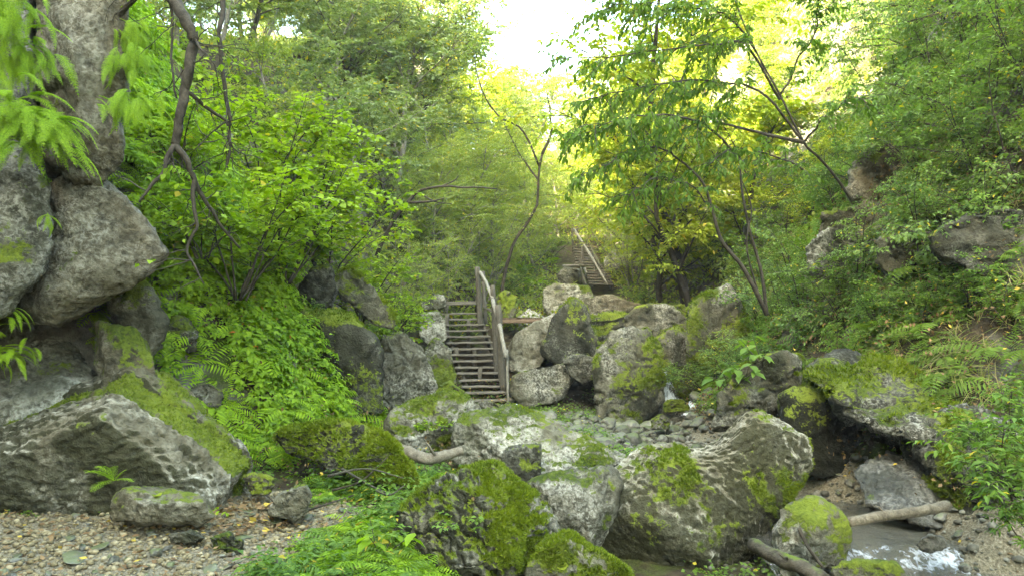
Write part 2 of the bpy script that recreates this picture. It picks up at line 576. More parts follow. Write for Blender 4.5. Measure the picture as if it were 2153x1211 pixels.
GX = spaced(-60, 60, -7.0, 8.0, 0.11, 1.09)
GY = spaced(-45, 95, 4.0, 20.0, 0.11, 1.06)
gx, gy = np.meshgrid(GX, GY)
gzv = ground(gx.ravel(), gy.ravel())
gV = np.stack([gx.ravel(), gy.ravel(), gzv], -1)
nx, ny = len(GX), len(GY)
ii, jj = np.meshgrid(np.arange(nx - 1), np.arange(ny - 1))
b0 = (jj * nx + ii).ravel()
gQ = np.stack([b0, b0 + 1, b0 + nx + 1, b0 + nx], -1)
gme = np_mesh("ground", gV, [gQ], True)
add_attr(gme, "gravel", path_mask(gV[:, 0], gV[:, 1]))
g_obj = link("ground", gme, ground_material())
g_obj["kind"] = "structure"

# ------------------------------------------------------------------ rocks
STR = {}
def hull_planes(pts):
    bm = bmesh.new()
    for p in pts:
        bm.verts.new(p)
    r = bmesh.ops.convex_hull(bm, input=bm.verts)
    bm.faces.ensure_lookup_table()
    c = np.mean(np.array(pts), axis=0)
    N, D = [], []
    for f in bm.faces:
        f.normal_update()
        n = np.array(f.normal[:])
        if np.linalg.norm(n) < 0.5:
            continue
        d = float(np.dot(n, np.array(f.verts[0].co[:]) - c))
        if d < 0:
            n, d = -n, -d
        N.append(n); D.append(max(d, 0.01))
    bm.free()
    return c, np.array(N), np.array(D)

def rock_geo(pts, more=(), sub=5, p=16, amp=0.05, freq=1.3, seed=0, strata=0.0, sdir=(0, 0, 1), sfreq=5.0, dents=(), cracks=0.5, fine=0.012, plates=0.55, chips=14):
    pts = [np.asarray(q, float) for q in pts]
    p = max(60, p * 3) if chips else p
    c, N, D = hull_planes(pts)
    A = np.array(pts) - c
    rc = np.random.default_rng(seed + 500)
    cn = rc.normal(0, 1, (chips, 3))
    cn /= np.linalg.norm(cn, axis=1, keepdims=True)
    N = np.vstack([N, cn])
    D = np.concatenate([D, (A @ cn.T).max(0) * rc.uniform(0.80, 0.97, chips)])
    ext = np.maximum(0.08, 0.5 * (A.max(0) - A.min(0)))
    V0, T = ico(sub)
    dirs = V0 * ext
    ln = np.linalg.norm(dirs, axis=1, keepdims=True)
    dirs = dirs / ln
    q = np.maximum(0, dirs @ N.T) / D[None, :]
    r = (np.power(q + 1e-9, p).sum(1)) ** (-1.0 / p)
    for extra in more:
        c2, N2, D2 = hull_planes(extra)
        D2 = np.maximum(0.03, D2 - N2 @ (c - c2))
        q2 = np.maximum(0, dirs @ N2.T) / D2[None, :]
        r2 = (np.power(q2 + 1e-9, p).sum(1)) ** (-1.0 / p)
        r = (r ** 9 + r2 ** 9) ** (1 / 9.0) * 0.97
    V = c + dirs * r[:, None]
    size = float(np.mean(ext))
    nrm = vertex_normals(V, T)
    disp = fbm(V * freq, 5, seed) * amp * 1.35
    disp += -cracks * amp * 1.1 * sstep(0.75, 0.98, ridged(V * freq * 1.1 + 9, 2, seed + 3))
    disp += fbm(V * 9, 3, seed + 5) * fine * 2 + fbm(V * 26, 2, seed + 6) * fine
    warp = 0.35 * np.stack([fbm(V * 2.6 + 11 * k, 3, seed + 30 + k) for k in range(3)], -1)
    f1, f2, cid = worley((V + warp) * (freq * 1.7), seed + 60)
    edge = f2 - f1
    disp += plates * amp * ((cid - 0.5) * 1.5 - 1.0 * (1 - sstep(0.0, 0.10, edge)))
    g1, g2, gid = worley((V + warp * 0.6) * (freq * 5.0), seed + 70)
    disp += plates * amp * 0.38 * ((gid - 0.5) * 1.3 - 0.8 * (1 - sstep(0.0, 0.12, g2 - g1)))
    STR['crack'] = np.clip((1 - sstep(0.0, 0.07, edge)) * 0.9 + 0.35 * (1 - sstep(0.0, 0.06, g2 - g1)), 0, 1)
    pits = fbm(V * 17, 3, seed + 80)
    disp -= fine * 1.6 * sstep(0.15, 0.45, pits)
    # broken facets: steps between plates
    cell = vnoise(V * freq * 2.3 + 0.6 * np.stack([fbm(V * 2, 2, seed + 8)] * 3, -1), seed + 7)
    disp += (np.floor(cell * 3) / 3) * amp * 0.55
    STR['lv'] = None
    if strata:
        sd = np.array(sdir, float); sd /= np.linalg.norm(sd)
        h = V @ sd + 0.10 * fbm(V * 1.1, 3, seed + 12)
        saw = (h * sfreq) % 1.0
        lay = np.floor(h * sfreq)
        lv = _hash(lay.astype(np.int64), lay.astype(np.int64) * 0 + 3, lay.astype(np.int64) * 0, seed)
        STR['lv'] = lv
        disp += strata * ((lv - 0.5) * 1.4 - 0.8 * sstep(0.84, 0.97, saw) * (1 - sstep(0.97, 1.0, saw)))
    V = V + nrm * disp[:, None]
    for (dp, rad, dep) in dents:
        dp = np.asarray(dp, float)
        w = np.exp(-(((V - dp) / rad) ** 2).sum(1))
        dv = c - dp
        V = V + w[:, None] * dep * (dv / np.linalg.norm(dv))
    return V, T

def slope_moss(V, T, amount, seed, up=0.75, scale=1.4, bias=None):
    N = vertex_normals(V, T)
    m = amount - 0.5 + up * (N[:, 2] - 0.35) * 0.55 + 1.15 * fbm(V * scale, 5, seed + 50, 0.6)
    if bias is not None:
        b, k = np.asarray(bias[:3], float), bias[3]
        m = m + k * (N @ (b / np.linalg.norm(b)))
    return np.clip(m + 0.5, 0, 1), N

ROCKS = {}
def unit3(a):
    a = np.asarray(a, float)
    return a / np.linalg.norm(a)
def moss_tufts(V, T, N, moss, n, seed, h=0.035, thr=0.62):
    rng = np.random.default_rng(seed)
    tri = V[T]
    ar = np.linalg.norm(np.cross(tri[:, 1] - tri[:, 0], tri[:, 2] - tri[:, 0]), axis=1)
    mm = moss[T].mean(1)
    w = ar * sstep(thr - 0.05, thr + 0.2, mm)
    if w.sum() < 1e-6:
        return None
    k = rng.choice(len(T), n, p=w / w.sum())
    u = rng.random((n, 2))
    f = u.sum(1) > 1
    u[f] = 1 - u[f]
    pos = tri[k, 0] + u[:, :1] * (tri[k, 1] - tri[k, 0]) + u[:, 1:] * (tri[k, 2] - tri[k, 0])
    nn = N[T[k]].mean(1)
    out = []
    for b in range(3):
        d = nn + rng.normal(0, 0.55, (n, 3))
        d /= np.linalg.norm(d, axis=1, keepdims=True)
        s = np.cross(d, rng.normal(0, 1, (n, 3)))
        s /= np.linalg.norm(s, axis=1, keepdims=True) + 1e-9
        L = h * rng.uniform(0.5, 1.3, (n, 1))
        w_ = L * 0.28
        out.append(np.stack([pos - s * w_ - nn * 0.01, pos + s * w_ - nn * 0.01, pos + d * L], 1))
    A = np.concatenate(out).reshape(-1, 3)
    return A, np.arange(len(A)).reshape(-1, 3)

def rock(name, label, out, d, thick, front=(), mat='grey', sub=5, moss=0.4, seed=1, shrink=0.75, tufts=0, tuft_h=0.03, cat='boulder', group=None,
         back_drop=0.0, up=0.75, mscale=1.4, bias=None, dents=(), snap=None, smo=0.0, algae=0.47, union=(), face=None, cap=False, grow=1.05, **kw):
    """out: silhouette in photo pixels (px,py[,d]); back face is the same outline pushed away by thick and shrunk; front: extra points"""
    if snap is not None:
        d = hit(np.mean([q[0] for q in out]), np.mean([q[1] for q in out]))[1] - snap
    if cap:
        d = min(d, min(hit(np.mean([q[0] for q in out]), np.mean([q[1] for q in out]))[1], hit(np.mean([q[0] for q in out]), max(q[1] for q in out))[1] + 0.6) - 0.1)
    pts = [P(q[0], q[1], q[2] if len(q) > 2 else d) for q in out]
    c = np.mean(pts, axis=0)
    pts = [c + (q - c) * np.array((grow, 1, grow)) for q in pts]
    eye = np.array((0, 0, EYE))
    def behind(ps, th):
        bs = [eye + (q - eye) * (q[1] + th) / q[1] for q in ps]
        m_ = np.mean(bs, axis=0)
        return [m_ + (b - m_) * np.array((shrink, 0.9, shrink)) for b in bs]
    back = behind(pts, thick)
    pts = pts + back + [P(*q) for q in front]
    ex = []
    for (o2, d2, th2, f2_) in union:
        a2 = [P(q[0], q[1], q[2] if len(q) > 2 else d2) for q in o2]
        b2 = behind(a2, th2)
        ex.append(a2 + b2 + [P(*q) for q in f2_])
    dn = [(P(*q[:3]), q[3], q[4]) for q in dents]
    V, T = rock_geo(pts, more=ex, sub=sub, seed=seed, dents=dn, **kw)
    m, N = slope_moss(V, T, moss, seed, up, mscale, bias)
    if STR['lv'] is not None:
        m = np.clip(m + smo * (0.5 - STR['lv']), 0, 1)
    base = np.array((V[:, 0].mean(), V[:, 1].mean(), V[:, 2].min()))
    me = np_mesh(name, V - base, [T], True)
    add_attr(me, "moss", m)
    add_attr(me, "stain", 0.5 + 0.5 * fbm(V * 1.7, 4, seed + 90))
    add_attr(me, "crack", STR['crack'])
    add_attr(me, "algae", algae + 0.62 * fbm(V * np.array((2.6, 2.6, 0.9)), 4, seed + 95) + (face[3] * np.clip((N @ unit3(face[:3]) - 0.3) * 2.0, -0.5, 1) if face else 0))  # algae from noise; face darkens one side, painting in overhang shade
    o = link(name, me, ROCK[mat], loc=base)
    tag(o, label, cat, group)
    if tufts:
        r = moss_tufts(V, T, N, m, tufts, seed, tuft_h * 1.1)
        if r is not None:
            mo = link("moss", np_mesh("moss", r[0] - base, [r[1]]), LEAF['moss'], o)
            mo["kind"] = "stuff"
    ROCKS[label] = (V, T, N, m, o)
    return o

# --- the cliff and fallen blocks at the left
rock("cliff_rock", "tall layered limestone pillar of the cliff between the hanging ferns", [(80, -90), (266, -90), (272, 100), (256, 235), (262, 320), (205, 420), (105, 400), (76, 150)], 7.1, 1.8,
     front=[(150, 120, 6.75), (170, 250, 6.8)], mat='brown', sub=6, moss=0.12, seed=3, plates=0.4, p=22, amp=0.035, freq=1.6, strata=0.03, sfreq=2.6, cat='cliff')
rock("cliff_rock", "shadowed cliff wall behind the ferns in the upper corner", [(-260, -90), (70, -90), (90, 120), (60, 330), (-60, 370), (-260, 380)], 7.3, 2.4,
     front=[(-60, 150, 6.9)], mat='grey', sub=5, moss=0.3, seed=4, p=16, amp=0.07, strata=0.04, sfreq=2.0, cat='cliff')
rock("cliff_rock", "smooth grey cliff foot under the brightest hanging fern", [(-260, 270), (50, 290), (112, 390), (100, 560), (30, 650), (-80, 690), (-260, 690)], 6.7, 2.6,
     front=[(0, 480, 6.45)], mat='grey', sub=6, algae=0.48, moss=0.2, seed=5, p=14, plates=0.4, amp=0.05, freq=1.3, cat='cliff')
rock("boulder", "huge angular grey block overhanging a dark hollow", [(105, 395), (190, 352), (245, 402), (345, 532), (328, 556), (265, 606), (125, 680), (40, 672), (28, 600), (80, 470)], 7.3, 1.7,
     front=[(150, 500, 7.0), (210, 560, 7.02), (95, 640, 7.0)], chips=4, mat='brown', plates=0.5, sub=6, algae=0.5, moss=0.2, seed=6, p=60, amp=0.032, freq=1.7, shrink=0.9, fine=0.014)
rock("boulder", "rough boulder wedged under the overhanging block", [(238, 590), (300, 600), (350, 660), (350, 710), (325, 745), (262, 715), (232, 650)], 8.0, 1.2, mat='grey', moss=0.35, seed=7, p=14, amp=0.05)
rock("boulder", "upright squared brown block standing below the overhang", [(203, 677), (285, 684), (322, 738), (332, 815), (225, 830), (200, 770)], 7.75, 0.7,
     front=[(225, 700, 7.5), (215, 820, 7.5)], mat='brown', moss=0.15, seed=8, p=50, amp=0.025, fine=0.012)
rock("boulder", "smooth sloping pale slab at the cliff foot", [(-260, 640, 8.9), (40, 662, 8.8), (150, 715, 8.5), (205, 790, 8.1), (200, 900, 7.6), (-260, 960, 7.2)], 8.3, 1.0,
     front=[(-100, 860, 7.2), (90, 850, 7.35)], mat='pale', moss=0.12, seed=9, p=20, amp=0.03, strata=0.02, sdir=(0.4, 0.5, 0.8), sfreq=5, sub=6, up=0.2)
_sd = P(440, 870, 7.9) - P(330, 940, 6.86)
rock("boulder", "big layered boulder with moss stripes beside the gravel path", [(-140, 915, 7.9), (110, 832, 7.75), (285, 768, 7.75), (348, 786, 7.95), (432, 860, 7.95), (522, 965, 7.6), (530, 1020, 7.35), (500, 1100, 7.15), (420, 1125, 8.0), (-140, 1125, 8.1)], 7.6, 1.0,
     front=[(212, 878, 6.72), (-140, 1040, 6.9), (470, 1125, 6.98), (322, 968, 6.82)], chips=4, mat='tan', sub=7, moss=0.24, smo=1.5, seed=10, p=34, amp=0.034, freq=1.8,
     strata=0.055, sdir=tuple(_sd), sfreq=5.5, tufts=7000, tuft_h=0.022, bias=(0.75, -0.35, 0.55, 0.22), mscale=3.0, up=0.4, algae=0.36, face=(-0.25, -0.9, -0.2, 0.55))  # face paints the overhang's shade into the front colour
rock("boulder", "low flat tan boulder on the gravel in front of the striped boulder", [(232, 1035), (290, 1016), (370, 1026), (448, 1050), (456, 1080), (420, 1108), (300, 1108), (236, 1090)], 6.3, 0.55,
     front=[(340, 1070, 6.0), (300, 1105, 6.1)], mat='tan', moss=0.02, seed=11, p=9, amp=0.022, freq=2.4, fine=0.008)
rock("boulder", "small pale pyramid rock among brown leaves by the path", [(560, 1085), (585, 1040), (640, 1018), (656, 1040), (650, 1075), (620, 1100)], 6.4, 0.4, mat='pale', sub=5, moss=0.22, seed=12, p=14, amp=0.02, freq=3)
rock("boulder", "small mossy rock at the tip of the striped boulder", [(512, 1000), (545, 992), (575, 1005), (570, 1035), (530, 1045)], 7.2, 0.4, mat='grey', sub=5, moss=0.5, seed=13, p=12, amp=0.02, freq=3)
rock("boulder", "slim pale slab lying on the gravel path", [(350, 1122), (400, 1116), (436, 1128), (420, 1142), (360, 1140)], 5.9, 0.3, mat='grey', sub=5, moss=0.2, seed=14, p=10, amp=0.012, freq=4)
rock("boulder", "rough grey stone at the edge of the gravel path", [(440, 1130), (480, 1118), (515, 1140), (500, 1165), (450, 1165)], 5.8, 0.3, mat='grey', sub=5, moss=0.3, seed=15, p=10, amp=0.02, freq=4)
rock("boulder", "slender white rock leaning on the left slope", [(515, 405), (530, 402), (580, 440), (628, 490), (632, 512), (605, 505), (560, 465)], 10.2, 0.35, mat='pale', sub=5, moss=0.15, snap=0.25, seed=16, p=14, amp=0.03, freq=3)
rock("boulder", "second pale rock below the slender white one", [(592, 515), (625, 520), (640, 545), (615, 560), (590, 545)], 10.4, 0.35, mat='pale', sub=5, moss=0.25, snap=0.25, seed=17, p=12, amp=0.03, freq=3)
# --- the left bank up to the stairs
rock("boulder", "mossy ridge boulder with white flank high on the left bank", [(690, 575), (740, 562), (790, 610), (825, 660), (830, 690), (790, 690), (735, 640), (700, 610)], 11.6, 0.9, mat='grey', moss=0.62, cap=True, seed=18, p=14, amp=0.06, tufts=2500, tuft_h=0.04)
rock("boulder", "dark cracked boulder with white patch at the left bank top", [(632, 600), (660, 565), (700, 560), (712, 610), (700, 650), (655, 645), (630, 625)], 11.4, 0.9, mat='dark', moss=0.35, cap=True, seed=19, p=16, amp=0.06)
rock("boulder", "broad dark mossy rock bank left of the stairs", [(560, 690), (640, 640), (740, 660), (800, 740), (810, 860), (740, 890), (640, 820)], 11.8, 1.4, mat='dark', moss=0.5, cap=True, seed=20, p=30, amp=0.08, tufts=2000, tuft_h=0.035)
rock("boulder", "tall grey fissured boulder left of the stairs", [(775, 775), (800, 705), (850, 695), (890, 730), (918, 810), (912, 860), (850, 885), (790, 860)], 12.6, 1.5, front=[(850, 780, 12.3)], mat='grey', sub=6, moss=0.27, cap=True, seed=21, p=36, amp=0.06, cracks=1.1, freq=1.8)
rock("boulder", "rounded mottled boulder leaning on the staircase", [(885, 735), (915, 705), (950, 735), (962, 790), (950, 830), (905, 830)], 14.4, 1.0, mat='grey', moss=0.4, cap=True, seed=22, p=10, amp=0.05)
rock("boulder", "mossy foot boulder beside the lowest treads", [(905, 815), (945, 800), (975, 820), (985, 850), (920, 860)], 13.6, 0.8, mat='grey', sub=5, moss=0.55, cap=True, seed=23, p=10, amp=0.05)
rock("boulder", "pale squared rock at the top left of the stairs", [(880, 625), (905, 615), (935, 622), (938, 648), (890, 655)], 18.6, 0.9, mat='pale', sub=5, moss=0.2, cap=True, seed=24, p=22, amp=0.03)
rock("boulder", "pale boulder touching the upper left stair edge", [(888, 660), (920, 650), (938, 670), (945, 715), (905, 730), (885, 700)], 17.4, 0.9, mat='pale', sub=5, moss=0.2, cap=True, seed=25, p=14, amp=0.04)
rock("boulder", "mossy knob rock above the left bank", [(835, 590), (860, 575), (895, 590), (905, 630), (850, 635)], 15.5, 1.0, mat='grey', sub=5, moss=0.55, snap=0.25, seed=26, p=10, amp=0.06)
for k, (px, py, w, h, m, lab) in enumerate([(455, 620, 40, 26, 'grey', "half-buried mossy rock near the top of the herb slope"), (590, 760, 34, 22, 'pale', "small pale rock poking from the herb slope"), (430, 830, 44, 28, 'grey', "grey rock at the foot of the herb slope behind the striped boulder"),
                                            (640, 850, 30, 20, 'dark', "dark stone low in the herb slope"), (520, 690, 26, 20, 'grey', "little grey rock in the middle of the herb slope"), (380, 700, 40, 40, 'dark', "dark rock between the wedged boulder and the herb slope")]):
    rock("boulder", lab, [(px - w, py + h * 0.4), (px - w * 0.5, py - h * 0.8), (px + w * 0.3, py - h), (px + w, py - h * 0.1), (px + w * 0.8, py + h), (px - w * 0.6, py + h)], 9.0, 0.5, mat=m, moss=0.4, seed=110 + k, p=14, amp=0.03, freq=2.4, snap=0.25)
# --- middle foreground
rock("boulder", "speckled round-backed boulder in front of the stairs", [(806, 910), (840, 860), (920, 824), (985, 836), (1012, 870), (1008, 930), (950, 965), (850, 962)], 9.9, 1.3, front=[(900, 900, 9.6)], mat='pale', sub=6, moss=0.42, grow=1.15, seed=30, p=22, amp=0.045, tufts=1500, tuft_h=0.025, mscale=2.2)
rock("boulder", "small rounded rock at the stair foot", [(1000, 850), (1025, 838), (1052, 850), (1055, 885), (1010, 890)], 11.6, 0.5, mat='grey', sub=5, moss=0.35, seed=31, p=9, amp=0.03)
rock("boulder", "long pale tilted slab with a mossy downstream end", [(978, 880), (1075, 862), (1140, 880), (1225, 920), (1318, 972), (1290, 1000), (1130, 1010), (1060, 1000), (968, 965)], 9.0, 1.3,
     front=[(985, 905, 8.6), (1140, 985, 8.5), (1060, 1000, 8.45)], mat='pale', sub=6, moss=0.33, grow=1.15, seed=32, p=48, amp=0.035, strata=0.02, sdir=(-0.2, 0.5, 0.8), sfreq=5, bias=(0.6, 0.2, 0.2, 0.3), tufts=1500, tuft_h=0.022)
rock("boulder", "dark angular block under the tilted slab", [(1060, 935), (1140, 930), (1138, 985), (1120, 1040), (1070, 1010), (1055, 970)], 8.2, 0.6, mat='dark', sub=5, moss=0.35, seed=33, p=45, amp=0.025)
rock("boulder", "water-worn pale slab beside the curved boulder", [(1105, 1010), (1180, 985), (1300, 978), (1315, 1010), (1265, 1070), (1258, 1180), (1180, 1150), (1120, 1060)], 7.7, 1.0, front=[(1190, 1045, 7.4), (1230, 1130, 7.35)], mat='grey', sub=5, algae=0.52, moss=0.42, seed=34, p=26, amp=0.04, mscale=2.4)
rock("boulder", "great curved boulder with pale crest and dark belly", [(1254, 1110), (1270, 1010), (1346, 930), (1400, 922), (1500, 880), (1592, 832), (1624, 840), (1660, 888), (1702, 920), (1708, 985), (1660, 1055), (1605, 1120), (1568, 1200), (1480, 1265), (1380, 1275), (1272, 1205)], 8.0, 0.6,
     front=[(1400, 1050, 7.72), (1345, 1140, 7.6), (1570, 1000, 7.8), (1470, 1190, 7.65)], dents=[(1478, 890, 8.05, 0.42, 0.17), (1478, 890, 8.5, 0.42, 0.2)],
     chips=6, mat='tan', sub=7, moss=0.30, algae=0.40, face=(-0.45, -0.8, -0.35, 0.75), seed=35, p=18, amp=0.022, freq=1.5, plates=0.35, tufts=6000, tuft_h=0.024, bias=(0.6, 0.1, 0.35, 0.4), mscale=2.4, up=0.15)  # face: darker where the surface turns left, forward and down
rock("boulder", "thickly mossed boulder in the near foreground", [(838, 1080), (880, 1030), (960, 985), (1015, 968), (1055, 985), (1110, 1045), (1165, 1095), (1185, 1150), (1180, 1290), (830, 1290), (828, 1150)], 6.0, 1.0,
     front=[(1005, 1060, 5.65), (1040, 1200, 5.4), (930, 1200, 5.45), (1090, 1120, 5.6)], mat='grey', sub=7, algae=0.45, face=(-0.7, -0.6, -0.1, 0.35), moss=0.52, seed=36, p=13, amp=0.05, freq=2.0, tufts=26000, tuft_h=0.026, up=0.9, mscale=2.6, bias=(0.3, -0.2, 0.6, 0.15))  # face: darker where the surface turns left and forward
rock("boulder", "low lichen-spotted rock at the bottom edge by the mossed boulder", [(1095, 1190), (1150, 1128), (1200, 1120), (1260, 1160), (1325, 1200), (1320, 1300), (1100, 1300)], 5.5, 0.7, mat='pale', sub=5, moss=0.46, seed=37, p=11, amp=0.04, freq=2.4, tufts=6000, tuft_h=0.022, mscale=3.0)
rock("boulder", "speckled rounded boulder by the log in the stream", [(1615, 1145), (1650, 1062), (1715, 1030), (1770, 1062), (1790, 1120), (1770, 1185), (1690, 1200), (1630, 1190)], 7.1, 0.8, front=[(1700, 1110, 6.8)], mat='pale', sub=5, moss=0.40, seed=38, p=10, amp=0.03, freq=2.4, bias=(0.4, 0, 0.2, 0.2), mscale=3)
rock("boulder", "flat algae-green stone at the bottom edge of the stream", [(1750, 1190), (1800, 1175), (1880, 1185), (1910, 1215), (1880, 1260), (1760, 1260)], 6.3, 0.5, mat='grey', sub=5, moss=0.5, seed=39, p=9, amp=0.03)
rock("boulder", "small pale stone under the bottom log", [(1640, 1190), (1680, 1180), (1720, 1200), (1710, 1240), (1650, 1240)], 6.5, 0.3, mat='pale', sub=5, moss=0.25, seed=40, p=9, amp=0.02)
# --- the boulder jam at the small falls
rock("boulder", "pale tilted slab right of the stair posts", [(1066, 735), (1090, 700), (1160, 664), (1185, 672), (1160, 730), (1130, 775), (1070, 785)], 17.0, 1.3, mat='pale', moss=0.22, grow=1.15, seed=41, p=36, amp=0.05)
rock("boulder", "pointed mossy boulder above the dark cave", [(1135, 735), (1165, 670), (1200, 630), (1228, 650), (1255, 720), (1255, 755), (1190, 765), (1140, 750)], 16.4, 1.3, mat='dark', sub=5, moss=0.48, grow=1.15, seed=42, p=36, amp=0.06, tufts=1500, tuft_h=0.045)
rock("boulder", "long wedge boulder over the dark pool", [(1078, 795), (1110, 778), (1185, 764), (1205, 795), (1175, 840), (1100, 855), (1080, 835)], 15.9, 0.9, mat='grey', moss=0.3, grow=1.15, seed=43, p=40, amp=0.05)
rock("boulder", "dark mossy stone hanging over the cave mouth", [(1186, 758), (1215, 745), (1254, 752), (1254, 780), (1228, 808), (1200, 790)], 15.6, 0.8, mat='dark', sub=5, moss=0.5, grow=1.15, seed=44, p=14, amp=0.04)
rock("boulder", "tall mossy block standing left of the small waterfall", [(1254, 735), (1290, 705), (1360, 695), (1384, 740), (1388, 860), (1330, 885), (1262, 880)], 14.9, 1.6, front=[(1320, 780, 14.6)], mat='grey', sub=6, moss=0.52, grow=1.15, seed=45, p=45, amp=0.06, tufts=4000, tuft_h=0.04)
rock("boulder", "leaning slab right of the small waterfall", [(1368, 725), (1425, 688), (1460, 720), (1485, 780), (1492, 840), (1420, 840), (1395, 790)], 15.8, 1.2, mat='grey', moss=0.42, grow=1.15, seed=46, p=45, amp=0.05, bias=(0.4, -0.3, 0.5, 0.2), tufts=1500, tuft_h=0.04)
rock("boulder", "grey boulder crowning the small waterfall", [(1310, 680), (1340, 645), (1400, 638), (1448, 680), (1445, 740), (1350, 735), (1315, 715)], 17.6, 1.4, mat='grey', moss=0.4, grow=1.15, seed=47, p=36, amp=0.07)
rock("boulder", "flat-topped boulder catching the sun beyond the falls", [(1205, 650), (1235, 628), (1280, 622), (1345, 645), (1340, 700), (1215, 695)], 19.5, 1.4, mat='brown', moss=0.3, grow=1.15, seed=48, p=30, amp=0.05)
rock("boulder", "pale boulder below the upper stairs", [(1138, 610), (1175, 598), (1235, 606), (1246, 640), (1200, 665), (1145, 655)], 21.0, 1.4, mat='pale', moss=0.2, grow=1.15, seed=49, p=40, amp=0.06)
rock("boulder", "small white pyramid rock behind the footbridge", [(1082, 672), (1112, 648), (1145, 665), (1140, 690), (1085, 690)], 20.5, 0.8, mat='pale', sub=5, moss=0.1, seed=50, p=20, amp=0.03)
rock("boulder", "grey cube-like rock under the upper walkway", [(1172, 580), (1185, 562), (1220, 565), (1222, 600), (1195, 612), (1175, 605)], 24.0, 1.1, mat='grey', sub=5, moss=0.25, seed=51, p=18, amp=0.05)
rock("boulder", "white rock shining beside the upper stairs", [(1268, 545), (1290, 525), (1312, 530), (1315, 560), (1275, 570)], 27.5, 1.1, mat='pale', sub=5, moss=0.05, seed=52, p=14, amp=0.05)
rock("boulder", "mossy rock between stair rail and footbridge", [(1040, 625), (1060, 608), (1085, 625), (1085, 670), (1050, 672)], 19.4, 0.9, mat='grey', sub=5, moss=0.55, seed=53, p=12, amp=0.05)
rock("boulder", "blocky rock under hanging moss right of the falls", [(1445, 655), (1480, 625), (1530, 605), (1565, 640), (1575, 745), (1510, 780), (1450, 745)], 14.8, 1.5, mat='grey', moss=0.45, grow=1.15, seed=54, p=45, amp=0.06, tufts=1500, tuft_h=0.05)
rock("boulder", "half-buried rock at the waterfall lip", [(1395, 650), (1430, 640), (1460, 660), (1450, 690), (1400, 685)], 18.5, 0.8, mat='grey', sub=5, moss=0.4, seed=55, p=10, amp=0.05)
# --- right bank
rock("boulder", "mossy bank rock behind the great curved boulder", [(1490, 915), (1515, 830), (1560, 770), (1620, 735), (1685, 745), (1690, 830), (1640, 870), (1560, 900)], 10.4, 1.2, mat='grey', sub=6, moss=0.5, cap=True, seed=56, p=12, amp=0.06, tufts=5000, tuft_h=0.035)
rock("rock_ledge", "long mossy rock ledge overhanging the dark undercut bank", [(1690, 790, 9.6), (1760, 735, 9.8), (1900, 770, 9.4), (2060, 870, 8.8), (2200, 960, 8.2), (2180, 1040, 8.0), (2040, 1010, 8.2), (1880, 945, 8.7), (1780, 880, 9.1)], 9.0, 2.6,
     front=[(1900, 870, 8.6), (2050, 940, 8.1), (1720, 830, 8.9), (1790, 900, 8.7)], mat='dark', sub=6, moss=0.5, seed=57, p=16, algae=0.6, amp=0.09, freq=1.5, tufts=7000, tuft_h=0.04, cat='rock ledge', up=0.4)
rock("boulder", "grey bedrock step under the ledge beside the pool", [(1790, 985, 8.6), (1870, 945, 8.8), (1990, 990, 8.5), (2130, 1060, 8.0), (2180, 1150, 7.6), (2060, 1150, 7.7), (1950, 1075, 8.0), (1830, 1060, 8.2)], 8.1, 1.5, mat='wet', sub=6, moss=0.25, seed=58, p=16, amp=0.06)
rock("rock_ledge", "dark mossy bedrock wall at the right edge above the pool", [(1880, 900, 8.7), (2000, 850, 8.6), (2160, 880, 7.8), (2260, 960, 7.4), (2260, 1200, 7.2), (2120, 1140, 7.5), (1990, 1060, 8.0), (1890, 990, 8.5)], 8.0, 1.6,
     front=[(2080, 1000, 7.5)], mat='dark', sub=6, moss=0.42, seed=72, p=16, amp=0.08, freq=1.5, tufts=3500, tuft_h=0.035, algae=0.5, cat='rock ledge', up=0.4)
rock("boulder", "weathered grey outcrop among the shrubs of the right slope", [(1800, 350), (1850, 315), (1890, 345), (1895, 420), (1840, 450), (1800, 410)], 12.4, 1.2, mat='brown', sub=5, moss=0.15, snap=0.4, plates=0.9, grow=1.35, seed=59, p=14, amp=0.07)
rock("boulder", "dark outcrop under the twigs of the right slope", [(1740, 450), (1830, 440), (1860, 500), (1800, 540), (1740, 520)], 11.8, 1.0, mat='brown', sub=5, moss=0.2, snap=0.4, plates=0.9, grow=1.35, seed=60, p=14, amp=0.07)
rock("boulder", "layered dark outcrop at the right edge", [(1985, 470), (2080, 445), (2180, 470), (2200, 560), (2080, 565), (1990, 530)], 10.0, 1.2, mat='dark', sub=5, moss=0.2, snap=0.4, plates=0.9, grow=1.35, seed=61, p=18, amp=0.05, strata=0.06, sfreq=5)
rock("boulder", "low grey outcrop in the litter of the right slope", [(1860, 510), (1920, 500), (1950, 560), (1890, 590), (1855, 560)], 10.9, 0.9, mat='grey', sub=5, moss=0.2, snap=0.4, plates=0.9, grow=1.35, seed=62, p=14, amp=0.06)
rock("boulder", "sunlit ochre crag behind the drooping tree", [(1500, 150), (1560, 90), (1640, 110), (1660, 220), (1600, 330), (1520, 340), (1480, 260)], 19.5, 2.0, mat='pale', sub=5, moss=0.1, snap=0.25, seed=63, p=14, amp=0.12)
rock("boulder", "sunlit tan crag below the top of the right slope", [(1745, 60), (1800, 40), (1840, 90), (1800, 150), (1740, 180)], 15.5, 1.4, mat='pale', sub=5, moss=0.1, snap=0.25, seed=64, p=14, amp=0.1)
rock("cliff_rock", "pale rock wall showing high between the far left trees", [(740, 130), (790, 120), (810, 190), (800, 250), (750, 240)], 24.0, 1.5, mat='brown', sub=5, moss=0.1, snap=0.25, seed=65, p=14, amp=0.1, cat='cliff')
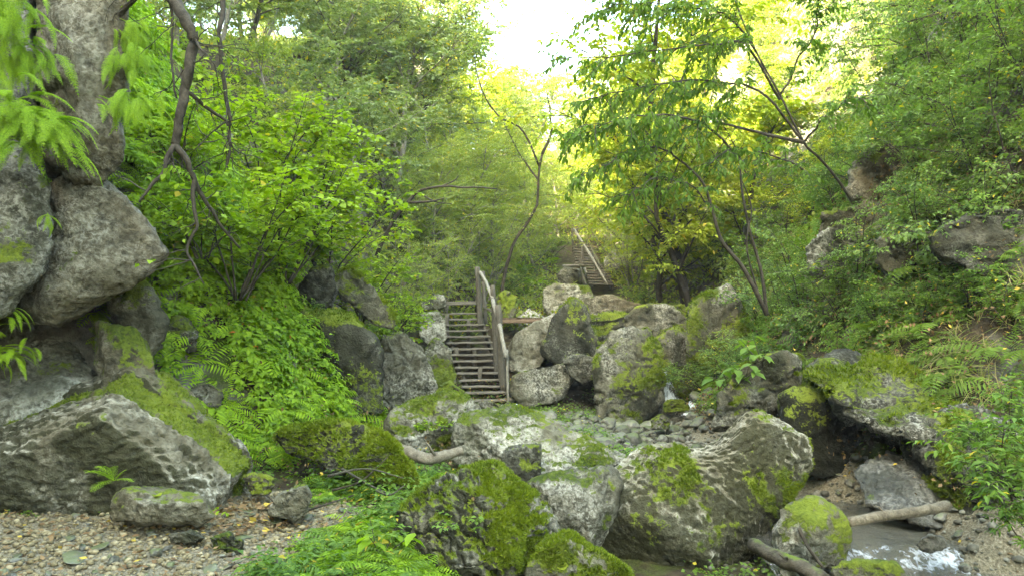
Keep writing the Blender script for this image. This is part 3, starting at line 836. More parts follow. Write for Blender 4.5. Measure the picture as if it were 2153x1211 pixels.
rock("boulder", "round dark stone sitting in the small cascade", [(1920, 1140), (1945, 1120), (1990, 1125), (2000, 1150), (1970, 1165), (1930, 1160)], 7.0, 0.3, mat='wet', sub=5, moss=0.1, chips=0, seed=66, p=9, amp=0.02)
rock("boulder", "mossy dome stone in the stream bed below the falls", [(1385, 850), (1405, 835), (1440, 835), (1462, 855), (1455, 870), (1390, 870)], 14.3, 0.5, mat='grey', sub=5, moss=0.6, chips=0, seed=67, p=8, amp=0.03)
rock("boulder", "squat mossy stone in the middle of the stream bed", [(1365, 880), (1390, 865), (1415, 880), (1412, 905), (1370, 905)], 13.2, 0.4, mat='grey', sub=5, moss=0.5, chips=0, seed=68, p=9, amp=0.03)
rock("boulder", "dark round stone at the near end of the stream bed", [(1275, 930), (1310, 918), (1338, 935), (1335, 965), (1285, 965)], 11.2, 0.5, mat='dark', sub=5, moss=0.35, chips=0, seed=69, p=9, amp=0.03)

rock("boulder", "added black rock standing in for the shade inside the undercut right bank", [(1640, 830), (1700, 800), (1820, 860), (1880, 985), (1700, 1005), (1640, 970)], 9.5, 1.0, mat='dark', moss=0.1, seed=70, p=14, amp=0.06, algae=0.8)  # dark colour put here in place of the hollow's shade
rock("boulder", "black rock closing the cave over the dark pool", [(1085, 800), (1190, 770), (1265, 775), (1265, 885), (1085, 885)], 16.7, 0.8, mat='dark', moss=0.1, seed=71, p=14, amp=0.06, algae=0.8)  # dark backing added to blacken the cave, its shade put into colour

rock("root_bank", "moss-covered root bank arching over the brush pile", [(575, 915, 8.5), (640, 890, 8.3), (720, 885, 8.1), (800, 908, 7.8), (860, 970, 7.5), (892, 1040, 7.3), (872, 1050, 7.3), (815, 985, 7.6), (730, 942, 8.0), (600, 950, 8.4)], 8.0, 0.7,
     mat='dark', sub=6, moss=0.72, chips=0, seed=73, p=20, amp=0.05, freq=2.2, tufts=12000, tuft_h=0.035, cat='root bank', dents=[(720, 985, 7.6, 0.3, -0.0)])

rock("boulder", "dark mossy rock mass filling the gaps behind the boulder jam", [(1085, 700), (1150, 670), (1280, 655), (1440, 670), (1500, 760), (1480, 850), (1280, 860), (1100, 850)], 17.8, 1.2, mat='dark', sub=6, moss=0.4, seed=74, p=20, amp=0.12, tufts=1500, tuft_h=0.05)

rock("boulder", "steep grey rock face low on the right slope under the shrubs", [(1690, 520), (1760, 470), (1850, 500), (1870, 590), (1800, 630), (1710, 600)], 11.0, 1.0, mat='grey', sub=6, moss=0.28, seed=75, p=20, amp=0.07, snap=0.55)
# ------------------------------------------------------------------ stream
def water_material(name, foam_gain=1.0):
    t = NT(name)
    p = coords(t)
    mp = t.n("ShaderNodeMapping")
    mp.inputs["Scale"].default_value = (1.0, 0.6, 1.0)
    t.l(p, mp.inputs["Vector"])
    n1 = t.noise(mp.outputs[0], 9, 3, 0.6, 0.8)
    n2 = t.noise(mp.outputs[0], 17, 4, 0.65, 0.6)
    h = t.math('ADD', n1, t.math('MULTIPLY', n2, 0.4))
    b = t.bump(h, 0.8, 0.10)
    w = t.n("ShaderNodeBsdfPrincipled")
    w.inputs["Base Color"].default_value = (0.62, 0.60, 0.50, 1)
    w.inputs["Roughness"].default_value = 0.06
    w.inputs["IOR"].default_value = 1.33
    w.inputs["Transmission Weight"].default_value = 0.9
    t.l(b, w.inputs["Normal"])
    f = t.principled((0.55, 0.58, 0.61), 0.5, b, 0.4)
    at = t.n("ShaderNodeAttribute", attribute_name="foam")
    m = t.math('ADD', t.math('MULTIPLY', at.outputs["Fac"], foam_gain), t.math('MULTIPLY', t.math('SUBTRACT', n2, 0.5), 1.6))
    mx = t.n("ShaderNodeMixShader")
    t.l(t.ramp(m, [(0.48, 0.0), (0.85, 0.95)]), mx.inputs[0])
    t.l(w.outputs[0], mx.inputs[1])
    t.l(f.outputs[0], mx.inputs[2])
    return t.done(mx.outputs[0])

WATER = water_material("stream_water")
WZ = ([2, 6.2, 6.75, 7.0, 7.3, 7.6, 8.6, 10, 12, 13.5, 15.0, 15.6, 17], [-1.0, -0.93, -0.86, -0.72, -0.64, -0.485, -0.46, -0.42, -0.31, -0.245, -0.20, -0.17, -0.12])
ys = np.arange(3.0, 16.4, 0.05)
ws = np.linspace(-1, 1, 45)
wy, ww = np.meshgrid(ys, ws, indexing='ij')
wx = np.interp(wy, YS, XSK) + ww * 1.5
p3 = np.stack([wx.ravel() * 2.2, wy.ravel() * 2.2, 0 * wx.ravel()], -1)
wz = np.interp(wy + 0.12 * fbm(p3, 2, 3).reshape(wy.shape), *WZ)
steep = np.abs(np.gradient(wz, axis=0)) / 0.05
wz = wz + 0.02 * fbm(p3 * 3, 3, 8).reshape(wy.shape) * (0.4 + 2.5 * np.clip(steep, 0, 1))
wV = np.stack([wx.ravel(), wy.ravel(), wz.ravel()], -1)
a_, b_ = wy.shape
ii, jj = np.meshgrid(np.arange(a_ - 1), np.arange(b_ - 1), indexing='ij')
k0 = (ii * b_ + jj).ravel()
wme = np_mesh("stream_water", wV, [np.stack([k0, k0 + 1, k0 + b_ + 1, k0 + b_], -1)], True)
rif = 0.25 * sstep(7.9, 7.3, wy) * (0.6 + 0.7 * fbm(p3 * 1.6, 3, 15).reshape(wy.shape)) + 0.42 * sstep(10.5, 12.5, wy) * (0.5 + 0.5 * fbm(p3 * 1.2, 3, 14).reshape(wy.shape))
add_attr(wme, "foam", np.clip(np.clip(steep * 0.95, 0, 0.95) + rif, 0, 1).ravel())
wo_ = link("stream_water", wme, WATER)
tag(wo_, "clear shallow stream running over stones, breaking white at the small cascade", kind="structure")

def fall_material():
    t = NT("falling_water")
    p = coords(t)
    mp = t.n("ShaderNodeMapping")
    mp.inputs["Scale"].default_value = (26, 26, 3.2)
    t.l(p, mp.inputs["Vector"])
    n1 = t.noise(mp.outputs[0], 1.0, 4, 0.65, 0.6)
    b = t.bump(n1, 0.8, 0.04)
    f = t.principled((0.52, 0.56, 0.60), 0.35, b, 0.5)
    g = t.n("ShaderNodeBsdfTransparent")
    mx = t.n("ShaderNodeMixShader")
    at = t.n("ShaderNodeAttribute", attribute_name="foam")
    m = t.math('ADD', n1, t.math('MULTIPLY', t.math('SUBTRACT', at.outputs["Fac"], 0.5), 0.7))
    t.l(t.ramp(m, [(0.40, 0.0), (0.66, 1.0)]), mx.inputs[0])
    t.l(g.outputs[0], mx.inputs[1])
    t.l(f.outputs[0], mx.inputs[2])
    return t.done(mx.outputs[0])
FALL = fall_material()

def fall(name, label, ctrl, w0, w1, seed, bulge=0.05):
    rng = np.random.default_rng(seed)
    path = smooth_path([P(*c) for c in ctrl], 26)
    wd = np.linspace(w0, w1, 26)
    cols = np.linspace(-1, 1, 13)
    V = path[:, None, :] + np.stack([cols[None, :] * wd[:, None], -bulge * (1 - cols[None, :] ** 2) * np.ones((26, 1)), 0 * wd[:, None] * cols[None, :]], -1)
    V = V.reshape(-1, 3)
    V[:, 1] += 0.025 * fbm(V * np.array((14, 3, 3)), 3, seed)
    V[:, 0] += 0.03 * fbm(V * 6, 2, seed + 2)
    i, j = np.meshgrid(np.arange(25), np.arange(12), indexing='ij')
    k = (i * 13 + j).ravel()
    me = np_mesh(name, V, [np.stack([k, k + 1, k + 14, k + 13], -1)], True)
    add_attr(me, "foam", np.clip(np.tile(1.05 - np.abs(cols) ** 2 * 0.9, 26) - np.repeat(np.linspace(0.1, 0.35, 26), 13) + 0.3 * fbm(V * 4, 3, seed + 4), 0, 1))
    o = link(name, me, FALL)
    tag(o, label, "waterfall")
    return o

fall("waterfall", "thin white waterfall between the tall mossy block and leaning slab", [(1388, 772, 15.55), (1394, 790, 15.35), (1402, 815, 15.2), (1412, 842, 15.1)], 0.10, 0.24, 5)
fall("waterfall", "short white spill over a stone step below the leaning slab", [(1462, 842, 14.8), (1456, 855, 14.55), (1448, 872, 14.4)], 0.14, 0.2, 6)
fall("waterfall", "small white gush beside the foot of the stairs", [(1084, 848, 15.0), (1090, 856, 14.8), (1096, 866, 14.7)], 0.05, 0.08, 7)

# ------------------------------------------------------------------ stones
def stone_material(name, cols, wet=0.0):
    t = NT(name)
    oi = t.n("ShaderNodeObjectInfo")
    p = coords(t)
    n = t.noise(p, 14, 3, 0.65)
    g = t.n("ShaderNodeNewGeometry")
    r = t.math('ADD', t.math('MULTIPLY', oi.outputs["Random"], 0.5), t.math('MULTIPLY', g.outputs["Random Per Island"], 0.5))
    c = t.ramp(r, [(0.1, cols[0]), (0.4, cols[1]), (0.65, cols[2]), (0.9, cols[3])])
    c = t.mix(t.ramp(n, [(0.38, 0.65), (0.62, 0.0)]), c, tuple(x * 0.45 for x in cols[0]))
    sx = t.n("ShaderNodeSeparateXYZ")
    t.l(g.outputs["Normal"], sx.inputs[0])
    if wet:
        c = t.mix(t.ramp(t.math('ADD', t.math('MULTIPLY', sx.outputs[2], 0.3), n), [(0.62, 0.0), (0.82, 0.7)]), c, (0.075, 0.095, 0.02))
    return t.done(t.principled(c, 0.85 - wet, t.bump(n, 0.6, 0.02), 0.3).outputs[0])

STONE = stone_material("stream_stones", [(0.03, 0.03, 0.022), (0.075, 0.073, 0.056), (0.135, 0.13, 0.104), (0.25, 0.243, 0.205)], 0.35)
GRAVEL = stone_material("gravel_stones", [(0.15, 0.12, 0.062), (0.27, 0.225, 0.13), (0.38, 0.33, 0.21), (0.54, 0.49, 0.36)])

BAR = stone_material("bar_gravel", [(0.095, 0.09, 0.068), (0.17, 0.163, 0.125), (0.27, 0.262, 0.21), (0.42, 0.41, 0.35)])

def stone_mesh(seed, sub, flat=0.65):
    rng = np.random.default_rng(seed)
    V, T = ico(sub)
    pts = rng.normal(0, 1, (14, 3))
    pts /= np.linalg.norm(pts, axis=1, keepdims=True)
    N = np.vstack([pts, -pts])
    D = rng.uniform(0.72, 1.0, len(N))
    q = np.maximum(0, V @ N.T) / D
    r = (np.power(q + 1e-9, 9).sum(1)) ** (-1 / 9)
    W = V * r[:, None]
    W = W + V * (fbm(W * 1.6 + seed, 3, seed) * 0.14)[:, None]
    return W * np.array((1.0, rng.uniform(0.65, 0.95), flat)), T

rngS = np.random.default_rng(7)
stone_me = []
for k in range(8):
    V_, T_ = stone_mesh(k + 1, 4)
    stone_me.append(np_mesh("stream_stone", V_, [T_], True))
def place_stone(name, me, x, y, s, label, group, sink=0.35, mat=STONE, cat="stone"):
    o = link(name, me, mat, loc=(x, y, gz(x, y) + s * (0.62 - sink)))
    o.scale = (s, s, s)
    o.rotation_euler = (rngS.normal(0, 0.2), rngS.normal(0, 0.2), rngS.uniform(0, 6.3))
    tag(o, label, cat, group)
    return o

def ok_spot(x, y, taken, s):
    for (a, b, c) in taken:
        if (a - x) ** 2 + (b - y) ** 2 < (0.62 * (c + s)) ** 2:
            return False
    return True
taken = []
n = 0
tries = 0
while n < 250 and tries < 9000:
    tries += 1
    y = rngS.uniform(10.3, 15.0)
    x = np.interp(y, YS, XSK) + rngS.normal(-0.35, 0.75)
    s = float(np.clip(rngS.lognormal(-2.25, 0.45), 0.05, 0.3))
    if not ok_spot(x, y, taken, s):
        continue
    taken.append((x, y, s))
    place_stone("stream_stone", stone_me[n % 8], x, y, s, "rounded grey stone in the stony stream bed below the stairs and falls", "rounded stones of the stream bed", 0.3)
    n += 1
n = tries = 0
while n < 80 and tries < 4000:
    tries += 1
    y = rngS.uniform(7.2, 9.6)
    x = np.interp(y, [7.2, 9.6], [4.05, 3.75]) + rngS.normal(0.1, 0.4)
    s = float(np.clip(rngS.lognormal(-3.0, 0.5), 0.03, 0.16))
    if not ok_spot(x, y, taken, s):
        continue
    taken.append((x, y, s))
    place_stone("gravel_stone", stone_me[n % 8], x, y, s, "tan stone of the gravel bar between curved boulder and undercut bank", "stones of the gravel bar by the undercut bank", 0.3, BAR)
    n += 1
for k, (px, py, s, lab) in enumerate([(1845, 1118, 0.11, "flat pale stone at the pool edge under the log"), (1740, 1000, 0.13, "roundest pale stone on the gravel bar"), (1905, 1125, 0.07, "dark wet pebble in front of the stream log"),
                                      (1860, 1175, 0.10, "brown wet stone parting the cascade"), (160, 1092, 0.06, "pale pebble at the shadow edge of the striped boulder"), (214, 1085, 0.055, "white stone near the low flat boulder")]):
    q = hit(px, py)
    place_stone("stone", stone_me[k], q[0], q[1], s, lab, None, 0.35, GRAVEL if k != 3 else STONE)
n = tries = 0
while n < 34 and tries < 4000:
    tries += 1
    y = rngS.uniform(6.3, 8.3)
    x = np.interp(y, YS, XSK) + rngS.uniform(-1.0, 0.8)
    s = float(np.clip(rngS.lognormal(-2.6, 0.4), 0.04, 0.15))
    if not ok_spot(x, y, taken, s):
        continue
    taken.append((x, y, s))
    o = place_stone("stream_stone", stone_me[n % 8], x, y, s, "wet stone breaking the water of the pool and cascade", "wet stones in the pool and cascade", 0.3)
    n += 1
n = tries = 0
tk2 = []
while n < 140 and tries < 4000:
    tries += 1
    y = rngS.uniform(4.9, 7.2)
    x = rngS.uniform(-4.0, -1.3)
    s = float(np.clip(rngS.lognormal(-3.7, 0.35), 0.018, 0.06))
    if path_mask(np.array([x]), np.array([y]))[0] < 0.5 or not ok_spot(x, y, tk2, s):
        continue
    tk2.append((x, y, s))
    place_stone("pebble", stone_me[n % 8], x, y, s, "larger tan pebble on the gravel path by the striped boulder", "larger pebbles of the gravel path", 0.25, GRAVEL, "pebble")
    n += 1

def scatter_geo(templates, pos, scale, yaw, tilt=None, rng=None):
    """copies of template (V,Q,T) arrays merged into one Geo; tilt: up vectors"""
    g = Geo()
    n = len(pos)
    which = np.arange(n) % len(templates)
    for k, (V, Q, T) in enumerate(templates):
        idx = np.nonzero(which == k)[0]
        if not len(idx):
            continue
        c, s = np.cos(yaw[idx]), np.sin(yaw[idx])
        X = V[None, :, 0] * c[:, None] - V[None, :, 1] * s[:, None]
        Y = V[None, :, 0] * s[:, None] + V[None, :, 1] * c[:, None]
        Z = np.broadcast_to(V[None, :, 2], X.shape)
        A = np.stack([X, Y, Z], -1) * scale[idx][:, None, None]
        if tilt is not None:
            up = tilt[idx]
            xa = np.cross(np.array((0, 1.0, 0)), up)
            xa /= np.linalg.norm(xa, axis=1, keepdims=True) + 1e-9
            ya = np.cross(up, xa)
            A = A[:, :, :1] * xa[:, None, :] + A[:, :, 1:2] * ya[:, None, :] + A[:, :, 2:] * up[:, None, :]
        A = A + pos[idx][:, None, :]
        m, nv = len(idx), len(V)
        off = (np.arange(m) * nv)[:, None, None]
        g.add(A.reshape(-1, 3), (Q[None] + off).reshape(-1, 4) if len(Q) else None, (T[None] + off).reshape(-1, 3) if len(T) else None)
    return g

tmpl = [(*[stone_mesh(60 + k, 1)][0][:1], np.zeros((0, 4), int), stone_mesh(60 + k, 1)[1]) for k in range(6)]
def gravel_patch(name, label, xs, ys, count, smin, smax, test, mat=GRAVEL):
    x = rngS.uniform(*xs, count * 2)
    y = rngS.uniform(*ys, count * 2)
    keep = test(x, y)
    x, y = x[keep][:count], y[keep][:count]
    s = np.clip(rngS.lognormal(math.log(smin * 1.45), 0.6, len(x)), smin * 0.6, smax * 1.3)
    pos = np.stack([x, y, ground(x, y) + s * 0.3], -1)
    g = scatter_geo(tmpl, pos, s, rngS.uniform(0, 6.3, len(x)))
    o = link(name, g.mesh(name, True), mat)
    tag(o, label, "gravel", kind="stuff")
    return o
gravel_patch("gravel", "loose tan gravel covering the path at the left", (-5.2, -0.9), (4.6, 7.9), 9800, 0.0098, 0.032, lambda x, y: path_mask(x, y) + rngS.normal(0, 0.2, len(x)) > 0.55)
gravel_patch("stream_gravel", "small stones and gravel along the stream bed", (1.0, 5.2), (6.6, 16.5), 6000, 0.016, 0.06, lambda x, y: np.abs(x - np.interp(y, YS, XSK) + 0.25) < 1.35 + rngS.normal(0, 0.2, len(x)), BAR)

n = tries = 0
while n < 26 and tries < 2000:
    tries += 1
    y = rngS.uniform(4.9, 7.0)
    x = rngS.uniform(-3.6, -1.4)
    s = float(rngS.uniform(0.05, 0.12))
    if path_mask(np.array([x]), np.array([y]))[0] < 0.5 or not ok_spot(x, y, tk2, s):
        continue
    tk2.append((x, y, s))
    o = place_stone("flat_stone", stone_me[n % 8], x, y, s, "flat grey stone bedded in the gravel path", "flat stones bedded in the gravel path", 0.45, BAR)
    o.scale = (s, s, s * 0.4)
    o.location.z = gz(x, y) + 0.012
    n += 1
# ------------------------------------------------------------------ lower staircase
def beam(name, a, b, w, h, mat, parent, base, roll_up=(0, 0, 1), seed=0, jitter=0.006, seg=6):
    """squared timber from a to b (w across, h along roll_up), slightly uneven"""
    rng = np.random.default_rng(seed)
    a, b = np.asarray(a, float), np.asarray(b, float)
    t = (b - a) / np.linalg.norm(b - a)
    up = np.asarray(roll_up, float)
    up = up - t * np.dot(up, t)
    up /= np.linalg.norm(up)
    s = np.cross(t, up)
    V = []
    ch = min(w, h) * 0.12
    prof = [(-w / 2 + ch, -h / 2), (w / 2 - ch, -h / 2), (w / 2, -h / 2 + ch), (w / 2, h / 2 - ch), (w / 2 - ch, h / 2), (-w / 2 + ch, h / 2), (-w / 2, h / 2 - ch), (-w / 2, -h / 2 + ch)]
    for k in range(seg + 1):
        c = a + (b - a) * k / seg + s * rng.normal(0, jitter) + up * rng.normal(0, jitter * 0.5)
        for (x, y) in prof:
            V.append(c + s * (x + rng.normal(0, jitter * 0.4)) + up * (y + rng.normal(0, jitter * 0.4)))
    V = np.array(V)
    i = np.arange(seg)[:, None] * 8
    j = np.arange(8)[None, :]
    k = (j + 1) % 8
    Q = np.stack([i + j, i + k, i + 8 + k, i + 8 + j], -1).reshape(-1, 4)
    caps = []
    for o in (0, seg * 8):
        caps += [(o, o + 1, o + 2, o + 3), (o, o + 3, o + 4, o + 7), (o + 4, o + 5, o + 6, o + 7)]
    base = np.asarray(base, float)
    # own frame: x along the timber, so the grain runs along it
    R = np.stack([t, s, up], 1)
    mid = (a + b) / 2
    me = np_mesh(name, (V - mid) @ R, [Q, np.array(caps)])
    o = link(name, me, mat, parent)
    o.matrix_local = Matrix([[*R[0], mid[0] - base[0]], [*R[1], mid[1] - base[1]], [*R[2], mid[2] - base[2]], [0, 0, 0, 1]])
    return o

def pole(name, ctrl, r0, r1, mat, parent, base, sides=9, seed=0, n=10, wob=0.12):
    rng = np.random.default_rng(seed)
    path = smooth_path(ctrl, n) if len(ctrl) > 2 else np.linspace(ctrl[0], ctrl[1], n)
    path = path + rng.normal(0, r0 * 0.08, path.shape)
    V, Q, T = tube(path, np.linspace(r0, r1, n) * (1 + rng.uniform(-0.08, 0.08, n)), sides, True, wob, rng)
    return link(name, np_mesh(name, V - np.asarray(base), [Q, T], True), mat, parent)

ZS = 2.752
ty = [490, 545, 578, 610, 643, 678, 712, 748, 783, 818, 855, 888, 928, 965, 1000, 1045, 1085]
tl = [218, 238, 245, 255, 262, 268, 275, 283, 295, 310, 325, 335, 350, 362, 380, 430, 455]
trr = [452, 485, 487, 492, 510, 525, 535, 560, 575, 580, 582, 610, 620, 630, 642, 675, 678]
nt = len(ty)
base = P(1040, 868, 16.0)
stairs = empty("wooden_staircase", base)
tag(stairs, "weathered open-tread wooden staircase climbing beside boulders to the footbridge", "staircase")
LE, RE = [], []
for k in range(nt):
    dd = 19.0 - 3.0 * k / (nt - 1)
    a = P(840 + tl[k] / ZS, 460 + (ty[k] + 6) / ZS, dd)
    b = P(840 + trr[k] / ZS, 460 + (ty[k] + 2) / ZS, dd - 0.05)
    LE.append(a); RE.append(b)
    o = beam("tread", a, b, 0.23, 0.042, WOOD['plank'], stairs, base, seed=k + 1)
fit = lambda pts: (np.polyfit(np.arange(nt), np.array(pts), 1))
for pts, off, sd in ((LE, 0.06, 40), (RE, -0.06, 41)):
    c = fit(pts)
    p0 = c[0] * -0.8 + c[1] + np.array((off, 0.06, -0.10))
    p1 = c[0] * (nt - 0.3) + c[1] + np.array((off, 0.06, -0.10))
    beam("stringer", p0, p1, 0.055, 0.17, WOOD['post'], stairs, base, seed=sd)
pole("post", [P(1011, 690, 18.4), P(1007, 620, 18.4), P(1004, 562, 18.4)], 0.075, 0.065, WOOD['post'], stairs, base, seed=1)
pole("post", [P(1022, 680, 18.9), P(1018, 620, 18.9), P(1016, 570, 18.9)], 0.05, 0.045, WOOD['post'], stairs, base, seed=2)
pole("post", [P(1046, 800, 17.0), P(1040, 690, 17.0), P(1036, 600, 17.0)], 0.07, 0.055, WOOD['post'], stairs, base, seed=3)
pole("post", [P(1060, 830, 16.4), P(1053, 740, 16.4), P(1047, 640, 16.4)], 0.085, 0.07, WOOD['post'], stairs, base, seed=4)
pole("post", [P(1068, 850, 16.0), P(1067, 790, 16.0), P(1066, 735, 16.0)], 0.028, 0.025, WOOD['rail'], stairs, base, seed=5)
pole("handrail", [P(1009, 572, 18.3), P(1020, 590, 17.8), P(1036, 628, 16.9)], 0.04, 0.035, WOOD['rail'], stairs, base, seed=6)
pole("handrail", [P(1036, 630, 16.85), P(1052, 690, 16.3), P(1064, 752, 15.9)], 0.045, 0.045, WOOD['rail'], stairs, base, seed=7)
for k, (px, py, dd) in enumerate([(960, 760, 17.6), (998, 760, 17.6), (1010, 800, 16.8), (985, 700, 18.4), (940, 690, 18.5)]):
    beam("support", P(px, py + 60, dd), P(px, py - 30, dd), 0.09, 0.09, WOOD['post'], stairs, base, roll_up=(0, 1, 0), seed=60 + k)
beam("landing_board", P(918, 637, 19.3), P(1008, 636, 19.2), 0.42, 0.05, WOOD['plank'], stairs, base, seed=71)
beam("cross_brace", P(1018, 648, 18.6), P(1040, 655, 17.0), 0.05, 0.06, WOOD['post'], stairs, base, seed=72)

fb = P(1098, 680, 19.2)
bridge = empty("footbridge", fb)
tag(bridge, "short level plank footbridge leading right from the stair top", "footbridge")
for k in range(11):
    f = (k + 0.5) / 11
    px = 1052 + f * 92
    beam("plank", P(px, 669, 18.9), P(px, 669, 18.9) + np.array((0, 0.85, 0)), 0.088, 0.035, WOOD['plankbrown'], bridge, fb, seed=80 + k)
beam("edge_beam", P(1048, 675, 18.87), P(1146, 675, 18.87), 0.06, 0.09, WOOD['plankbrown'], bridge, fb, seed=93)
beam("edge_beam", P(1048, 675, 18.87) + np.array((0, 0.7, 0)), P(1146, 675, 18.87) + np.array((0, 0.7, 0)), 0.06, 0.09, WOOD['plankbrown'], bridge, fb, seed=94)

# ------------------------------------------------------------------ upper staircase, far up the gorge
ub = P(1255, 600, 26.0)
ups = empty("wooden_staircase", ub)
tag(ups, "small far wooden staircase with pole rail under the yellow trees", "staircase")
for k in range(16):
    f = k / 15
    dd = 25.6 + 3.4 * f
    xl = np.interp(f, [0, 0.42, 0.5, 1], [1236, 1229, 1208, 1203])
    xr = np.interp(f, [0, 0.42, 0.5, 1], [1288, 1280, 1256, 1238])
    yy = np.interp(f, [0, 1], [597, 514])
    beam("tread", P(xl, yy, dd), P(xr, yy + 1, dd), 0.24, 0.055, WOOD['plank'], ups, ub, seed=100 + k)
for (c, r, m) in [([(1207, 482, 28.6), (1240, 535, 27.0), (1277, 598, 25.4)], 0.045, 'rail'), ([(1203, 480, 28.8), (1204, 505, 28.8), (1205, 530, 28.8)], 0.05, 'post'), ([(1225, 508, 27.6), (1223, 545, 27.5), (1221, 604, 27.4)], 0.06, 'post'),
                  ([(1229, 565, 26.8), (1240, 590, 26.2), (1246, 604, 26.0)], 0.05, 'rail'), ([(1214, 480, 28.6), (1215, 500, 28.6), (1216, 525, 28.6)], 0.04, 'post'), ([(1251, 540, 26.9), (1250, 570, 26.8), (1249, 600, 26.8)], 0.04, 'post')]:
    pole("handrail" if m == 'rail' else "post", [P(*q) for q in c], r, r * 0.85, WOOD[m], ups, ub, sides=7, seed=int(c[0][0]))
beam("stringer", P(1232, 604, 25.7), P(1206, 522, 29.0), 0.06, 0.18, WOOD['post'], ups, ub, seed=130)
beam("stringer", P(1286, 604, 25.7), P(1240, 522, 29.0), 0.06, 0.18, WOOD['post'], ups, ub, seed=131)
beam("walkway_board", P(1182, 559, 26.6), P(1226, 558, 26.6), 0.3, 0.06, WOOD['rail'], ups, ub, seed=132)

# ------------------------------------------------------------------ logs and dead branches
def log(name, label, ctrl, r0, r1, mat, seed=0, n=26, sides=14, cat="log", stubs=0, moss=0, knob=0.18, snap=None):
    rng = np.random.default_rng(seed)
    if snap is not None:
        dd = hit(ctrl[0][0], ctrl[0][1])[1] - snap
        ctrl = [(c[0], c[1], dd + (c[2] - ctrl[0][2])) for c in ctrl]
    path = smooth_path([P(*c) for c in ctrl], n)
    path = path + fbm(path * 2.5, 3, seed)[:, None] * r0 * 0.35
    g = Geo()
    V, Q, T = tube(path, np.linspace(r0, r1, n), sides, True, 0.05, rng)
    c = np.repeat(path, sides, axis=0)
    body = V[:n * sides]
    dirv = body - c
    body = c + dirv * (1 + knob * 1.6 * fbm(body * 6 / max(0.06, r0) * 0.12, 3, seed + 1))[:, None]
    V = np.vstack([body, V[n * sides:]])
    g.add(V, Q, T)
    base = np.array((path[:, 0].mean(), path[:, 1].mean(), path[:, 2].min()))
    for s in range(stubs):
        k = rng.integers(3, n - 3)
        dr = rng.normal(0, 1, 3); dr[2] = abs(dr[2]) * 0.5
        dr /= np.linalg.norm(dr)
        L = r0 * rng.uniform(1.5, 5)
        sp = np.array([path[k] + dr * L * q + rng.normal(0, L * 0.04, 3) for q in np.linspace(0, 1, 5)])
        g.add(*tube(sp, np.linspace(r0 * 0.3, r0 * 0.1, 5), 6))
    Va, Qa, Ta = g.arrays()
    o = link(name, np_mesh(name, Va - base, [Qa, Ta], True), WOOD[mat], loc=base)
    tag(o, label, cat)
    if moss:
        TT = np.concatenate([Q[:, [0, 1, 2]], Q[:, [0, 2, 3]]])
        N = vertex_normals(V, TT)
        if np.mean((N[:n * sides] * dirv).sum(1)) < 0:
            N = -N
        mm = np.clip(0.55 + 0.4 * N[:, 2] + 0.4 * fbm(V * 5, 3, seed), 0, 1)
        r = moss_tufts(V, TT, N, mm, moss, seed, 0.035, 0.5)
        if r:
            q = link("moss", np_mesh("moss", r[0] - base, [r[1]]), LEAF['moss'], o)
            q["kind"] = "stuff"
    return o

log("dead_branch", "bare pale branch between the root bank and tilted slab", [(820, 935, 8.3), (850, 950, 8.2), (905, 962, 8.1), (972, 945, 8.2)], 0.07, 0.05, 'drift', 4, stubs=1)
log("fallen_log", "bare grey log lying across the pool at the right", [(1785, 1098, 7.3), (1850, 1085, 7.4), (1930, 1074, 7.5), (1992, 1062, 7.6)], 0.045, 0.052, 'drift', 5, stubs=1, knob=0.1)
log("fallen_log", "dark mossy log stub at the bottom edge by the curved boulder", [(1580, 1145, 6.9), (1630, 1170, 6.6), (1680, 1192, 6.4), (1730, 1225, 6.2)], 0.055, 0.07, 'barkmoss', 6, stubs=1)
log("dead_branch", "thin dark prop branch behind the bottom log", [(1680, 1110, 6.9), (1700, 1150, 6.8), (1730, 1190, 6.7)], 0.018, 0.012, 'bark', 7, sides=7)
log("dead_branch", "pale broken branch leaning out of the right slope", [(1812, 372, 12.0), (1850, 355, 11.9), (1900, 333, 11.8)], 0.05, 0.035, 'drift', 8, stubs=1, snap=0.1)
log("dead_branch", "long thin pale branch at the right edge", [(1985, 508, 9.6), (2040, 462, 9.4), (2100, 450, 9.3), (2180, 438, 9.2)], 0.022, 0.012, 'twig', 9, sides=7, stubs=2, snap=0.1)
log("dead_branch", "dark broken stub high on the right slope", [(1990, 205, 11.5), (2015, 235, 11.3), (2035, 260, 11.2)], 0.07, 0.05, 'bark', 10, snap=0.1)
log("dead_branch", "grey stick standing in the slope below the grey outcrop", [(1840, 500, 10.8), (1858, 465, 10.6), (1868, 440, 10.5)], 0.02, 0.012, 'twig', 11, sides=7, snap=0.1)
for k, (a, b, c, lab) in enumerate([
    ((690, 1000, 7.6), (770, 985, 7.4), (850, 1005, 7.3), "longest brown stick in the brush pile under the mossy root bank"),
    ((700, 1030, 7.5), (760, 1010, 7.4), (815, 960, 7.5), "rising brown stick in the brush pile under the mossy root bank"),
    ((720, 985, 7.7), (780, 1020, 7.3), (850, 1050, 7.1), "sloping dark stick in the brush pile under the mossy root bank"),
    ((640, 1075, 6.7), (700, 1055, 6.8), (745, 1040, 6.9), "pale straight stick among the plants left of the mossed boulder"),
    ((790, 1030, 7.0), (820, 1040, 6.9), (850, 1020, 6.9), "short white twig beside the mossed boulder"),
    ((560, 1040, 6.9), (590, 1060, 6.6), (650, 1062, 6.5), "brown twig by the small pale pyramid rock"),
    ((1470, 830, 14.0), (1495, 822, 14.0), (1520, 800, 14.1), "driftwood sticks caught below the leaning slab")]):
    log("stick", lab, [a, b, c], 0.014 - 0.001 * k, 0.005, 'bark' if k % 2 else 'post', 20 + k, sides=6, n=12, stubs=2, cat="stick")
